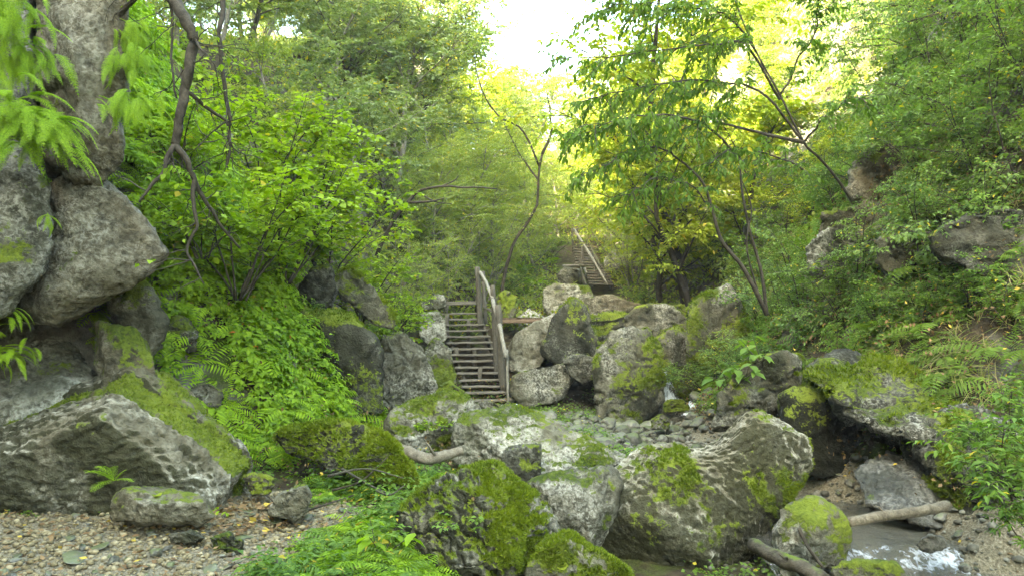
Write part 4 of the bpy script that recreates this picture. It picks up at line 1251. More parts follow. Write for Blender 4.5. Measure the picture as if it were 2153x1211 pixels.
# ------------------------------------------------------------------ plants
UP = np.array((0.0, 0.0, 1.0))
def unit(a):
    a = np.asarray(a, float)
    return a / (np.linalg.norm(a, axis=-1, keepdims=True) + 1e-9)

def leaves_geo(pos, d, n, L, W, shape=5, curl=0.15):
    """leaf blades; pos,d,n (N,3); L,W (N,)"""
    d = unit(d)
    s = unit(np.cross(d, n))
    n = np.cross(s, d)
    L = L[:, None]; W = W[:, None]
    N = len(pos)
    if shape == 4:
        A = np.stack([pos, pos + d * L * 0.45 + s * W * 0.5 + n * W * 0.12, pos + d * L - n * L * curl, pos + d * L * 0.45 - s * W * 0.5 + n * W * 0.12], 1)
        T = np.array([(0, 1, 2), (0, 2, 3)])
    elif shape == 5:
        A = np.stack([pos, pos + d * L * 0.42 + s * W * 0.5 + n * W * 0.1, pos + d * L * 0.48, pos + d * L * 0.42 - s * W * 0.5 + n * W * 0.1, pos + d * L - n * L * curl], 1)
        T = np.array([(0, 1, 2), (0, 2, 3), (1, 4, 2), (3, 2, 4)])
    else:
        A = np.stack([pos, pos + d * L * 0.28 + s * W * 0.46 + n * W * 0.1, pos + d * L * 0.65 + s * W * 0.40 + n * W * 0.06, pos + d * L - n * L * curl,
                      pos + d * L * 0.65 - s * W * 0.40 + n * W * 0.06, pos + d * L * 0.28 - s * W * 0.46 + n * W * 0.1, pos + d * L * 0.3, pos + d * L * 0.66 - n * L * curl * 0.4], 1)
        T = np.array([(0, 1, 6), (0, 6, 5), (1, 2, 7), (1, 7, 6), (6, 7, 4), (6, 4, 5), (2, 3, 7), (7, 3, 4)])
    k = A.shape[1]
    F = (T[None] + (np.arange(N) * k)[:, None, None]).reshape(-1, 3)
    return A.reshape(-1, 3), F

class Veg:
    def __init__(s, seed):
        s.rng = np.random.default_rng(seed)
        s.wood = Geo()
        s.buf = []
    def limb(s, path, r0, r1, sides=6):
        V, Q, T = tube(path, np.linspace(r0, r1, len(path)), sides, True)
        s.wood.add(V, Q, T)
    def line(s, p0, d0, L, n=6, wig=0.12, grav=0.0):
        rng = s.rng
        pts = [np.asarray(p0, float)]
        d = unit(d0)
        for k in range(n):
            d = unit(d + rng.normal(0, wig, 3) + np.array((0, 0, grav)))
            pts.append(pts[-1] + d * L / n)
        return np.array(pts)
    def leafline(s, path, spacing, L, wr=0.5, droop=0.3, spread=0.9, start=0.1, up=0.8, jit=0.35, pair=False):
        """leaves set alternately along a twig"""
        rng = s.rng
        seg = np.linalg.norm(np.diff(path, axis=0), axis=1)
        cum = np.concatenate([[0], np.cumsum(seg)])
        tot = cum[-1]
        n = max(1, int(tot * (1 - start) / spacing))
        t = start * tot + (np.arange(n) + rng.uniform(0, 0.7, n)) / n * tot * (1 - start)
        pos = np.stack([np.interp(t, cum, path[:, k]) for k in range(3)], -1)
        k = np.clip(np.searchsorted(cum, t) - 1, 0, len(seg) - 1)
        td = unit(np.diff(path, axis=0))[k]
        side = unit(np.cross(td, UP + 1e-3))
        sg = np.where(np.arange(n) % 2 == 0, 1.0, -1.0)[:, None]
        d = td * 0.55 + side * sg * spread + np.array((0, 0, -droop)) + rng.normal(0, jit * 0.6, (n, 3))
        nn = UP * up + rng.normal(0, jit, (n, 3)) + side * sg * 0.15
        sz = L * rng.uniform(0.6, 1.2, n)
        s.buf.append((pos, d, nn, sz, sz * wr * rng.uniform(0.8, 1.15, n)))
    def bush(s, n_stems, h, spread, L, spacing, wr, twigs=9, sub=4, droop=0.3, r=0.02, lean=(0, 0, 0), grav=-0.05, twl=0.45, subl=0.3, up=0.8, base_r=0.15, bare=0.25):
        rng = s.rng
        for i in range(n_stems):
            a = rng.uniform(0, 6.283)
            p0 = np.array((math.cos(a), math.sin(a), 0)) * base_r * rng.uniform(0, 1) + np.array((0, 0, -0.15))
            d0 = np.array((math.cos(a) * spread * rng.uniform(0.2, 1), math.sin(a) * spread * rng.uniform(0.2, 1), 1.0)) + np.array(lean)
            H = h * rng.uniform(0.7, 1.1)
            path = s.line(p0, d0, H, 9, 0.09, grav)
            s.limb(path, r * rng.uniform(0.7, 1.2), r * 0.25)
            for j in range(twigs):
                f = bare + (1 - bare) * (j + rng.uniform(0, 1)) / twigs
                k = min(8, int(f * 9))
                q = path[k] + (path[k + 1] - path[k]) * (f * 9 - k)
                b = rng.uniform(0, 6.283)
                dd = unit(path[k + 1] - path[k]) * 0.5 + np.array((math.cos(b), math.sin(b), rng.uniform(-0.1, 0.5)))
                tl = H * twl * rng.uniform(0.5, 1.1) * (1.15 - 0.6 * f)
                tp = s.line(q, dd, tl, 6, 0.14, -0.04)
                s.limb(tp, r * 0.3, r * 0.08, 4)
                s.leafline(tp, spacing * 1.3, L, wr, droop, start=0.3, up=up)
                for m in range(sub):
                    g = rng.uniform(0.25, 1.0)
                    kk = min(5, int(g * 6))
                    q2 = tp[kk]
                    b2 = rng.uniform(0, 6.283)
                    d2 = unit(tp[min(6, kk + 1)] - tp[kk]) * 0.7 + 0.8 * np.array((math.cos(b2), math.sin(b2), rng.uniform(-0.2, 0.35)))
                    p2 = s.line(q2, d2, tl * subl * rng.uniform(0.6, 1.4) + L, 4, 0.15, -0.05)
                    s.limb(p2, r * 0.1, r * 0.04, 3)
                    s.leafline(p2, spacing, L, wr, droop, start=0.05, up=up)
    def tree(s, h, crown_r, L, spacing, wr, limbs=14, br=7, tw=4, r=0.09, first=0.25, droop=0.3, rise=0.5, up=0.7, trunk_lean=(0, 0, 0), twl=0.5):
        rng = s.rng
        path = s.line((0, 0, -0.4), np.array((0, 0, 1.0)) + np.array(trunk_lean), h * 0.85, 14, 0.12, 0.04)
        s.limb(path, r, r * 0.2, 8)
        for i in range(limbs):
            f = first + (1 - first) * (i + rng.uniform(0, 1)) / limbs
            k = min(13, int(f * 14))
            q = path[k]
            a = i * 2.4 + rng.uniform(-0.5, 0.5)
            prof = math.sin(math.pi * min(1, (f - first) / (1 - first) * 0.8 + 0.2)) ** 0.7
            Ll = crown_r * (0.35 + 0.75 * prof) * rng.uniform(0.7, 1.15)
            lp = s.line(q, (math.cos(a), math.sin(a), rise + rng.uniform(-0.2, 0.3)), Ll, 8, 0.1, -0.03)
            s.limb(lp, r * 0.4 * (1.2 - f), r * 0.06, 5)
            for j in range(br):
                g = 0.25 + 0.75 * (j + rng.uniform(0, 1)) / br
                kk = min(7, int(g * 8))
                b = rng.uniform(0, 6.283)
                d2 = unit(lp[kk + 1] - lp[kk]) * 0.7 + 0.8 * np.array((math.cos(b), math.sin(b), rng.uniform(-0.3, 0.5)))
                bp = s.line(lp[kk], d2, Ll * 0.42 * rng.uniform(0.6, 1.2), 5, 0.14, -0.03)
                s.limb(bp, r * 0.1, r * 0.03, 4)
                s.leafline(bp, spacing * 1.2, L, wr, droop, start=0.2, up=up)
                for m in range(tw):
                    kk2 = rng.integers(1, 6)
                    b2 = rng.uniform(0, 6.283)
                    d3 = unit(bp[-1] - bp[0]) * 0.6 + 0.8 * np.array((math.cos(b2), math.sin(b2), rng.uniform(-0.4, 0.4)))
                    p3_ = s.line(bp[kk2], d3, twl * rng.uniform(0.5, 1.2), 3, 0.15, -0.06)
                    s.leafline(p3_, spacing, L, wr, droop, start=0.0, up=up)
    def leaf_arrays(s, shape=5, curl=0.15):
        b = [np.concatenate([x[k] for x in s.buf]) for k in range(5)]
        return leaves_geo(*b, shape=shape, curl=curl)
    def build(s, name, label, cat, leaf, wood, base=(0, 0, 0), shape=5, parts=("trunk", "crown"), group=None, curl=0.15, absolute=False):
        root = empty(name, base)
        tag(root, label, cat, group)
        off = np.asarray(base, float) if absolute else np.zeros(3)
        if s.wood.n:
            V, Q, T = s.wood.arrays()
            link(parts[0], np_mesh(parts[0], V - off, [Q, T], True), WOOD[wood], root)
        if s.buf:
            V, F = s.leaf_arrays(shape, curl)
            link(parts[1], np_mesh(parts[1], V - off, [F]), LEAF[leaf], root)
        return root

STEMS = ("stem", "foliage")
def count_leaves(v):
    return sum(len(b[0]) for b in v.buf)

# master plants; each is moved to its first place, later ones are copies
def far_tree(seed, leaf, **kw):
    v = Veg(seed)
    a = dict(h=5.0, crown_r=2.2, L=0.135, spacing=0.04, wr=0.6, limbs=13, br=8, tw=5, rise=0.95, first=0.22)
    a.update(kw)
    v.tree(**a)
    return v, leaf
MASTERS = {}
def master(key, veg, name, cat, leaf, wood, shape, parts):
    MASTERS[key] = [veg, name, cat, leaf, wood, shape, parts, None]
def put(key, pos, label, group=None, scale=1.0, yaw=None, rng=np.random.default_rng(77), tilt=(0, 0), sz=1.0):
    m = MASTERS[key]
    if m[7] is None:
        o = m[0].build(m[1], label, m[2], m[3], m[4], (0, 0, 0), m[5], m[6])
        m[7] = o
    else:
        o = copy_tree(m[7])
        for k_ in ("group",):
            if k_ in o:
                del o[k_]
        o["label"] = label
    if group:
        o["group"] = group
    o.location = pos
    o.scale = (scale, scale, scale * sz)
    o.rotation_euler = (tilt[0], tilt[1], rng.uniform(0, 6.283) if yaw is None else yaw)
    return o

TC = ("trunk", "crown")
for k, (sd, leaf, kw) in enumerate([(1, 'far', dict()), (2, 'far', dict(h=6.5, crown_r=1.7, L=0.10, wr=0.45, droop=0.5)), (3, 'fargrey', dict(L=0.11, wr=0.4, droop=0.45)), (4, 'fargrey', dict(h=6.8, crown_r=2.1, L=0.13, rise=0.7))]):
    v, lf = far_tree(sd, leaf, **kw)
    master('far%d' % k, v, "hillside_tree", "tree", lf, 'barkpale' if k % 2 else 'bark', 4, TC)
for k, (sd, kw) in enumerate([(5, dict(h=5.0, crown_r=1.9, L=0.13, wr=0.6)), (6, dict(h=6.0, crown_r=1.8, L=0.12, wr=0.5, droop=0.5))]):
    v, lf = far_tree(sd, 'yellow', **kw)
    master('yel%d' % k, v, "autumn_tree", "tree", lf, 'bark', 4, TC)
v = Veg(8)
v.tree(h=6.0, crown_r=1.8, L=0.11, spacing=0.028, wr=0.24, limbs=18, br=8, tw=5, r=0.07, first=0.15, droop=0.55, rise=0.9, twl=0.6)
master('willow', v, "willow_tree", "tree", 'willow', 'barkpale', 4, TC)
v = Veg(9)
v.bush(10, 4.2, 0.45, 0.10, 0.032, 0.28, twigs=14, sub=5, droop=0.5, r=0.025, twl=0.3)
master('willow2', v, "willow_shrub", "shrub", 'willow', 'barkpale', 4, STEMS)
v = Veg(10)
v.bush(9, 2.4, 0.75, 0.115, 0.055, 0.82, twigs=11, sub=4, droop=0.15, r=0.022, up=1.1, grav=-0.07)
master('hazel', v, "hazel_shrub", "shrub", 'hazel', 'bark', 6, STEMS)
v = Veg(11)
v.bush(8, 1.8, 0.9, 0.10, 0.05, 0.78, twigs=10, sub=4, droop=0.2, r=0.018, up=1.1, grav=-0.10)
master('hazel2', v, "hazel_shrub", "shrub", 'hazel', 'bark', 6, STEMS)
v = Veg(12)
v.bush(9, 1.7, 0.8, 0.075, 0.035, 0.5, twigs=12, sub=5, droop=0.35, r=0.016, grav=-0.08)
master('shrub', v, "slope_shrub", "shrub", 'shrub', 'bark', 5, STEMS)
v = Veg(13)
v.bush(8, 2.3, 0.9, 0.085, 0.04, 0.45, twigs=12, sub=5, droop=0.5, r=0.018, grav=-0.13)
master('shrub2', v, "slope_shrub", "shrub", 'shrub', 'bark', 5, STEMS)
v = Veg(14)
v.bush(9, 1.0, 0.9, 0.055, 0.027, 0.55, twigs=10, sub=5, droop=0.25, r=0.01, grav=-0.06, up=1.0)
master('low', v, "low_shrub", "shrub", 'herbcool', 'bark', 5, STEMS)
v = Veg(15)
v.bush(7, 1.3, 0.8, 0.05, 0.02, 0.2, twigs=12, sub=6, droop=0.3, r=0.012, grav=-0.07)
master('feather', v, "feathery_shrub", "shrub", 'ferndark', 'bark', 4, STEMS)

RV = np.random.default_rng(21)
# ---- far hillsides
def slope_points(n, xr, yr, mind, test=None):
    out = []
    t = 0
    while len(out) < n and t < 6000:
        t += 1
        x, y = RV.uniform(*xr), RV.uniform(*yr)
        if test and not test(x, y):
            continue
        if all((x - a) ** 2 + (y - b) ** 2 > mind ** 2 for a, b in out):
            out.append((x, y))
    return out
xl_ = lambda y: np.interp(y, YK, XLK)
xr_ = lambda y: np.interp(y, YK, XRK)
for k, (x, y) in enumerate(slope_points(46, (-13, 0), (16.5, 42), 1.75, lambda x, y: x < xl_(y) - 0.8 - 0.03 * (y - 16) and x > -1.5 - 0.36 * y - 2)):
    kk = int(RV.integers(0, 4))
    put('far%d' % kk, (x, y, gz(x, y)), ("broad pale green tree", "slim light green tree", "fine-leaved grey-green tree", "large grey-green tree")[kk] + " on the far left hillside", "trees of the far left hillside", RV.uniform(0.65, 1.0))
for k, (x, y) in enumerate(slope_points(26, (2, 16), (17, 44), 1.9, lambda x, y: x > xr_(y) + 0.4 and x < 0.30 * y + 3)):
    put(('yel0', 'yel1', 'far0')[k % 3], (x, y, gz(x, y)), ("broad sunlit yellow-green tree", "slim sunlit yellow tree", "green tree among the sunlit yellow ones")[k % 3] + " on the far right hillside", "sunlit trees of the far right hillside", RV.uniform(0.6, 0.95))
for k, (x, y) in enumerate(slope_points(24, (-4, 9), (33, 52), 2.0)):
    put(('yel0', 'far1', 'yel1', 'willow')[k % 4], (x, y, gz(x, y)), ("broad yellow-green tree", "slim light green tree", "slim yellow tree", "fine-leaved willow")[k % 4] + " closing the end of the gorge under the white sky", "trees at the end of the gorge", RV.uniform(1.1, 1.45))
q = P(1062, 250, 46)
put('far0', (q[0], q[1], gz(q[0], q[1])), "round-topped tree standing alone against the white sky", None, 1.75)
for (px, y, s_, key, lab) in [(830, 23.0, 1.25, 'far3', "tall grey-green tree left of the sky gap, nearest of its row"), (850, 26.0, 1.4, 'far2', "tall hazy tree in the row left of the sky gap"), (860, 31.0, 1.5, 'far3', "tallest hazy tree beside the sky gap"),
                              (770, 25.0, 1.4, 'far2', "tall hazy tree below the top edge left of centre"), (700, 22.0, 1.3, 'far2', "tall pale tree over the left slope hazels")]:
    x = (px - 1076.5) / FPX * y
    put(key, (x, y, gz(x, y)), lab, None, s_)
for (px, y, s_, key, lab) in [(1450, 21.5, 1.75, 'yel1', "largest glowing tree beside the sky gap on the right"), (1390, 22.5, 1.2, 'yel0', "glowing yellow tree nearest the sky gap on the right"), (1460, 20.0, 1.15, 'yel1', "glowing yellow tree behind the drooping leaves"), (1340, 27.0, 1.3, 'yel1', "pale glowing tree right under the sky gap"), (1560, 19.0, 1.1, 'yel0', "yellow tree over the sunlit crag")]:
    x = (px - 1076.5) / FPX * y
    put(key, (x, y, gz(x, y)), lab, None, s_)
# ---- willows in the middle
for k, (px, y, s, key, lab) in enumerate([
    (880, 20.5, 0.85, 'willow', "pale willow just left of the stair top"), (960, 23.5, 0.95, 'willow', "tall pale willow behind the lower stair posts"), (1040, 26.5, 0.95, 'willow', "willow in the centre behind the footbridge"),
    (1130, 29.0, 0.95, 'willow', "willow standing just left of the upper stairs"), (820, 17.5, 0.7, 'willow2', "many-stemmed willow bush above the left bank"), (930, 19.8, 0.72, 'willow2', "many-stemmed willow bush behind the landing"),
    (1010, 22.5, 0.8, 'willow2', "many-stemmed willow bush behind the stair rail"), (1330, 26.0, 0.85, 'willow2', "many-stemmed willow bush right of the upper stairs"), (1180, 34.0, 1.0, 'willow', "willow above the upper stairs"), (1290, 31.5, 0.9, 'willow', "willow over the white rock of the upper stairs")]):
    x = (px - 1076.5) / FPX * y
    put(key, (x, y, gz(x, y)), lab, None, s)

# ---- trunks that show in the middle
def bare_tree(name, label, ctrls, leaf=None, wood='bark', seed=1, L=0.1, wr=0.35, spacing=0.04, n_tw=16, cat="tree", droop=0.4, twl=0.7):
    v = Veg(seed)
    base = P(*ctrls[0][0][0])
    for ctrl, r0, r1 in ctrls:
        path = smooth_path([P(*c) for c in ctrl], 18)
        path = path + np.stack([fbm(path * 3 + 5 * i, 2, seed + i) for i in range(3)], -1) * r0 * 0.6
        v.limb(path, r0, r1, 8)
        if leaf:
            for j in range(n_tw):
                f = v.rng.uniform(0.3, 1)
                q_ = path[min(17, int(f * 18))]
                d_ = v.rng.normal(0, 1, 3); d_[2] = d_[2] * 0.5 + 0.1
                tp = v.line(q_, d_, twl * v.rng.uniform(0.5, 1.2), 5, 0.15, -0.05)
                v.limb(tp, 0.008, 0.003, 4)
                v.leafline(tp, spacing, L, wr, droop, start=0.1)
                for mth in range(3):
                    d2 = unit(tp[-1] - tp[0]) + v.rng.normal(0, 0.7, 3)
                    t2 = v.line(tp[v.rng.integers(1, 6)], d2, twl * 0.5, 3, 0.15, -0.05)
                    v.leafline(t2, spacing, L, wr, droop, start=0.0)
    return v.build(name, label, cat, leaf or 'far', wood, base, 5, TC, absolute=True)

bare_tree("crooked_tree", "crooked dark trunk rising in the middle among the willows", [([(1050, 640, 21.8), (1062, 570, 21.6), (1085, 505, 21.5), (1108, 470, 21.4), (1130, 425, 21.3), (1132, 370, 21.2), (1140, 325, 21.1)], 0.05, 0.03), ([(1140, 325, 21.1), (1160, 270, 21.0), (1150, 200, 21.0)], 0.045, 0.015), ([(1132, 380, 21.2), (1090, 320, 21.3), (1060, 260, 21.4)], 0.03, 0.012), ([(1134, 350, 21.2), (1100, 275, 21.0), (1050, 245, 20.8), (1020, 205, 20.6), (1002, 150, 20.5), (998, 110, 20.4)], 0.032, 0.01)], 'willow', 'bark', 3, 0.1, 0.3)
bare_tree("leaning_tree", "dead forked branches reaching right over the left bank", [([(790, 540, 16.0), (825, 470, 15.8), (850, 435, 15.5), (880, 405, 15.3), (930, 392, 15.1), (1000, 396, 15.0), (1045, 398, 15.0)], 0.045, 0.012), ([(858, 425, 15.4), (900, 425, 15.2), (935, 418, 15.1)], 0.03, 0.01), ([(880, 405, 15.3), (915, 425, 15.2), (950, 430, 15.1)], 0.02, 0.008), ([(930, 392, 15.1), (955, 380, 15.0), (965, 370, 15.0)], 0.018, 0.007)], None, 'bark', 5)

# ---- left slope: hazels
hz = [(505, 330, 9.4, 0.75, 'hazel', "bright hazel shrub behind the hanging dark branches"), (600, 330, 11.0, 0.85, 'hazel', "tallest bright hazel in the middle of the left slope"), (690, 350, 12.2, 0.85, 'hazel', "bright rounded hazel above the left bank boulders"),
      (760, 430, 12.8, 0.8, 'hazel2', "yellow-green hazel overhanging the stair side of the left bank"), (800, 520, 13.6, 0.7, 'hazel2', "lowest hazel beside the mossy knob rock"), (430, 240, 9.0, 0.6, 'hazel2', "small hazel right of the cliff pillar"),
      (560, 200, 13.0, 0.9, 'hazel', "hazel high above the left slope"), (660, 230, 14.6, 0.9, 'hazel', "hazel standing high behind the bright ones"), (390, 90, 10.0, 0.7, 'hazel2', "hazel growing over the cliff edge at the top left"), (480, 90, 13.5, 0.9, 'hazel2', "hazel at the top edge behind the hanging branches"),
      (840, 480, 15.6, 0.6, 'hazel2', "small hazel next to the dead forked branches")]
for (px, py, d, s, key, lab) in hz:
    h_ = hit(px, py + 110)
    dd = min(d, h_[1])
    q = P(px, py + 110, dd)
    x, y = q[0], q[1]
    z = gz(x, y)
    put(key, (x, y, max(z, q[2] - 1.0) if z < q[2] - 1.0 else z), lab, None, s)

# ---- the dark branches hanging into the upper left
v = Veg(31)
D0 = 6.3
HB = []
def br(ctrl, r0, r1, n=22):
    path = smooth_path([P(*c) for c in ctrl], n)
    path = path + np.stack([fbm(path * 7 + 3 * i, 2, 40 + i) for i in range(3)], -1) * 0.03
    v.limb(path, r0, r1, 9)
    HB.append(path)
    return path
br([(150, -420, 8.4), (250, -250, 7.4), (330, -60, 6.6), (372, 10, 6.35), (402, 85, D0), (385, 190, D0), (372, 270, D0), (366, 305, D0)], 0.062, 0.034, 40)
br([(366, 305, D0), (345, 350, 6.25), (318, 390, 6.2), (298, 422, 6.2)], 0.024, 0.008)
br([(366, 305, D0), (395, 335, 6.35), (405, 375, 6.4), (430, 415, 6.5), (455, 460, 6.6), (500, 520, 6.8)], 0.03, 0.01, 30)
br([(405, 372, 6.4), (408, 430, 6.4), (412, 470, 6.4), (395, 520, 6.4), (410, 560, 6.4), (430, 600, 6.4)], 0.02, 0.006, 30)
br([(348, -60, 6.5), (362, 30, 6.4), (362, 110, 6.35), (367, 205, 6.3)], 0.015, 0.008)
br([(455, -150, 6.9), (470, -20, 6.6), (464, 60, 6.5), (464, 125, 6.5), (478, 240, 6.5), (484, 310, 6.5), (480, 350, 6.5)], 0.026, 0.012, 30)
br([(390, 190, D0), (430, 225, 6.4), (470, 255, 6.5), (478, 270, 6.5)], 0.018, 0.01)
br([(478, 290, 6.5), (490, 310, 6.5), (505, 322, 6.5)], 0.01, 0.005)
br([(402, 80, D0), (420, 100, 6.2), (436, 122, 6.2)], 0.012, 0.006)
br([(250, 60, 7.2), (256, 30, 7.1), (280, 5, 7.0), (330, -60, 6.7)], 0.03, 0.022)
br([(470, 260, 6.5), (440, 280, 6.5), (420, 305, 6.5)], 0.009, 0.004)
for path in HB:
    for k in range(max(3, int(len(path) / 4))):
        i_ = v.rng.integers(2, len(path) - 1)
        tp = v.line(path[i_], (v.rng.normal(0, 1), v.rng.normal(0, 0.6), v.rng.normal(-0.3, 0.6)), v.rng.uniform(0.12, 0.5), 6, 0.25, -0.03)
        v.limb(tp, 0.006, 0.002, 4)
        for m in range(2):
            t2 = v.line(tp[v.rng.integers(2, 6)], unit(tp[-1] - tp[0]) + v.rng.normal(0, 0.7, 3), v.rng.uniform(0.08, 0.25), 4, 0.25)
            v.limb(t2, 0.003, 0.0015, 3)
            if k % 3 == 0:
                v.leafline(t2, 0.05, 0.07, 0.7, 0.3, start=0.2)
oh = v.build("overhanging_tree", "dark crooked branches hanging down from above the left cliff", "tree", 'hazel', 'bark', P(150, -420, 8.4), 5, ("branch", "crown"), absolute=True)

# ---- the drooping tree at right
v = Veg(33)
def droop_limb(ctrl, r0, r1, start=0.2, tl=0.65, dens=0.034, L=0.09, ns=28):
    path = smooth_path([P(*c) for c in ctrl], 24)
    path[2:] += np.cumsum(v.rng.normal(0, 0.012, (22, 3)), axis=0)
    v.limb(path, r0 * 0.8, r1 * 0.8, 6)
    for j in range(ns):
        f = start + (1 - start) * (j + v.rng.uniform(0, 1)) / ns
        k = min(22, int(f * 23))
        td = unit(path[k + 1] - path[k])
        sd = unit(np.cross(td, UP)) * (1 if j % 2 else -1)
        d_ = td * v.rng.uniform(0.4, 1.1) + sd * v.rng.uniform(0.3, 1.2) + UP * v.rng.uniform(-0.45, 0.4)
        tp = v.line(path[k], d_, tl * v.rng.uniform(0.4, 1.25) * (1.1 - 0.4 * f), 7, 0.13, -0.06)
        v.limb(tp, 0.006, 0.002, 4)
        v.leafline(tp, dens, L, 0.44, 0.75, 0.65, 0.05, 0.6, 0.4)
        for mm in range(2):
            t2 = v.line(tp[2 + 2 * mm], unit(tp[4] - tp[3]) + sd * v.rng.normal(0, 0.8) + UP * v.rng.uniform(-0.5, 0.3), tl * 0.5, 4, 0.15, -0.08)
            v.limb(t2, 0.004, 0.002, 3)
            v.leafline(t2, dens, L, 0.44, 0.75, 0.65, 0.05, 0.6, 0.4)
def stem(ctrl, r0, r1):
    v.limb(smooth_path([P(*c) for c in ctrl], 26), r0, r1, 9)
stem([(1612, 660, 10.2), (1598, 630, 10.1), (1560, 560, 10.0), (1518, 508, 9.9), (1497, 440, 9.8), (1478, 385, 9.7), (1440, 345, 9.6)], 0.034, 0.014)
stem([(1612, 655, 10.3), (1600, 570, 10.2), (1575, 480, 10.1), (1560, 400, 10.0), (1555, 330, 10.0)], 0.025, 0.012)
stem([(1790, 420, 11.2), (1755, 370, 10.9), (1720, 330, 10.7), (1690, 300, 10.5), (1640, 200, 10.4), (1590, 110, 10.3), (1545, 0, 10.2), (1530, -80, 10.2)], 0.022, 0.009)
stem([(1598, 630, 10.2), (1570, 520, 10.0), (1580, 440, 9.9), (1560, 380, 9.8)], 0.014, 0.006)
stem([(1690, 300, 10.5), (1620, 285, 10.3), (1500, 255, 10.0)], 0.028, 0.014)
droop_limb([(1640, 210, 10.4), (1580, 120, 10.1), (1540, 95, 9.9), (1460, 100, 9.7), (1330, 118, 9.5), (1150, 135, 9.3)], 0.025, 0.006, 0.3, 0.55)
droop_limb([(1690, 300, 10.5), (1600, 200, 10.2), (1480, 180, 9.9), (1360, 185, 9.5), (1230, 215, 9.2)], 0.025, 0.006, 0.3, 0.75, ns=32)
droop_limb([(1555, 330, 10.0), (1480, 270, 9.6), (1400, 255, 9.3), (1300, 270, 9.0), (1210, 300, 8.8)], 0.022, 0.005, 0.15, 0.7, ns=30)
droop_limb([(1440, 345, 9.6), (1400, 320, 9.3), (1340, 315, 9.0), (1270, 345, 8.8), (1215, 375, 8.7)], 0.018, 0.004, 0.05, 0.55, ns=22)
droop_limb([(1497, 440, 9.8), (1450, 385, 9.5), (1400, 375, 9.2), (1350, 390, 9.0), (1320, 420, 8.9)], 0.014, 0.004, 0.1, 0.5, ns=18)
droop_limb([(1700, 370, 10.6), (1640, 330, 10.2), (1560, 310, 9.9), (1490, 330, 9.6)], 0.02, 0.006, 0.1, 0.6, ns=20)
droop_limb([(1590, 110, 10.3), (1540, 40, 10.0), (1470, 10, 9.8), (1380, 0, 9.6), (1290, 5, 9.5)], 0.02, 0.005, 0.1, 0.7, ns=30)
droop_limb([(1640, 200, 10.4), (1700, 110, 10.2), (1720, 30, 10.0), (1700, -40, 9.9)], 0.02, 0.006, 0.1, 0.6, ns=20)
droop_limb([(1690, 300, 10.5), (1740, 240, 10.2), (1790, 215, 10.0), (1840, 220, 9.8)], 0.02, 0.006, 0.2, 0.5, ns=14)
droop_limb([(1530, -60, 10.2), (1460, -70, 10.0), (1380, -60, 9.8), (1290, -25, 9.7)], 0.015, 0.005, 0.1, 0.6, ns=20)
v.build("drooping_tree", "slender dark tree with tiers of drooping leaves against the sunlit slope", "tree", 'droop', 'bark', P(1612, 660, 10.2), 6, TC, absolute=True, curl=0.25)

# ---- right slope shrubs
sh = [(1830, 90, 'shrub2', 0.95), (1930, 40, 'shrub2', 1.05), (2040, 60, 'shrub2', 1.0), (2130, 110, 'shrub2', 1.0), (1880, 190, 'shrub', 1.0), (1980, 180, 'shrub2', 0.95), (2080, 220, 'shrub', 1.0), (1780, 250, 'shrub', 0.85),
      (1850, 300, 'shrub', 0.7), (1950, 310, 'shrub', 0.8), (2050, 340, 'shrub2', 0.75), (2140, 330, 'shrub', 0.9), (1720, 330, 'shrub', 0.75), (1760, 400, 'low', 1.0), (1990, 420, 'low', 0.9), (2110, 420, 'low', 1.0), (1660, 420, 'shrub', 0.8),
      (1780, 20, 'shrub2', 0.9), (2000, -30, 'shrub2', 1.1), (2120, -20, 'shrub2', 1.1), (1880, -40, 'shrub2', 1.0), (2180, 200, 'shrub2', 1.0)]
spots = ["below the tan crag", "at the top edge right of the tan crag", "at the middle of its top edge", "nearest the top right corner", "right of the tan crag", "above the dark broken stub", "between the stub and the right edge", "behind the drooping tree's right stem",
         "over the grey outcrop", "right of the pale broken branch", "over the dry grass near the right edge", "at the right edge above the long pale branch", "left of the grey outcrop", "low, under the pale broken branch", "low, left of the layered outcrop", "low, on the layered outcrop", "beside the drooping tree's highest stem",
         "left of the tan crag at the top", "crossing the top edge over the stub", "crossing the top edge at the corner", "crossing the top edge over the tan crag", "cut by the right edge halfway up"]
for k, (px, py, key, s) in enumerate(sh):
    h_ = hit(px, py + 60)
    put(key, h_, "cool-green shrub on the right slope " + spots[k], "shrubs of the upper right slope", s, tilt=(0, -0.35))
for k, (x, y) in enumerate(slope_points(34, (4.2, 9.5), (9.5, 18), 0.62, lambda x, y: x > xr_(y) + 1.5)):
    put(('shrub', 'shrub2', 'low', 'shrub')[k % 4], (x, y, gz(x, y)), ("dense small-leaved shrub", "lax drooping shrub", "knee-high leafy shrub", "dense small-leaved shrub")[k % 4] + " in the green tangle covering the right slope", "tangle of small shrubs on the right slope", RV.uniform(0.6, 0.95), tilt=(0, -0.3))
for k, (x, y) in enumerate(slope_points(16, (2.8, 7), (10.2, 16.5), 0.6, lambda x, y: 0.5 < x - xr_(y) < 1.7)):
    put(('low', 'shrub', 'low', 'feather')[k % 4], (x, y, gz(x, y)), ("low leafy shrub", "dense small-leaved shrub", "low leafy shrub", "feathery fine-leaved shrub")[k % 4] + " in the fringe along the right bank", "leafy fringe of low shrubs along the right bank", RV.uniform(0.45, 0.75), tilt=(0, -0.2))
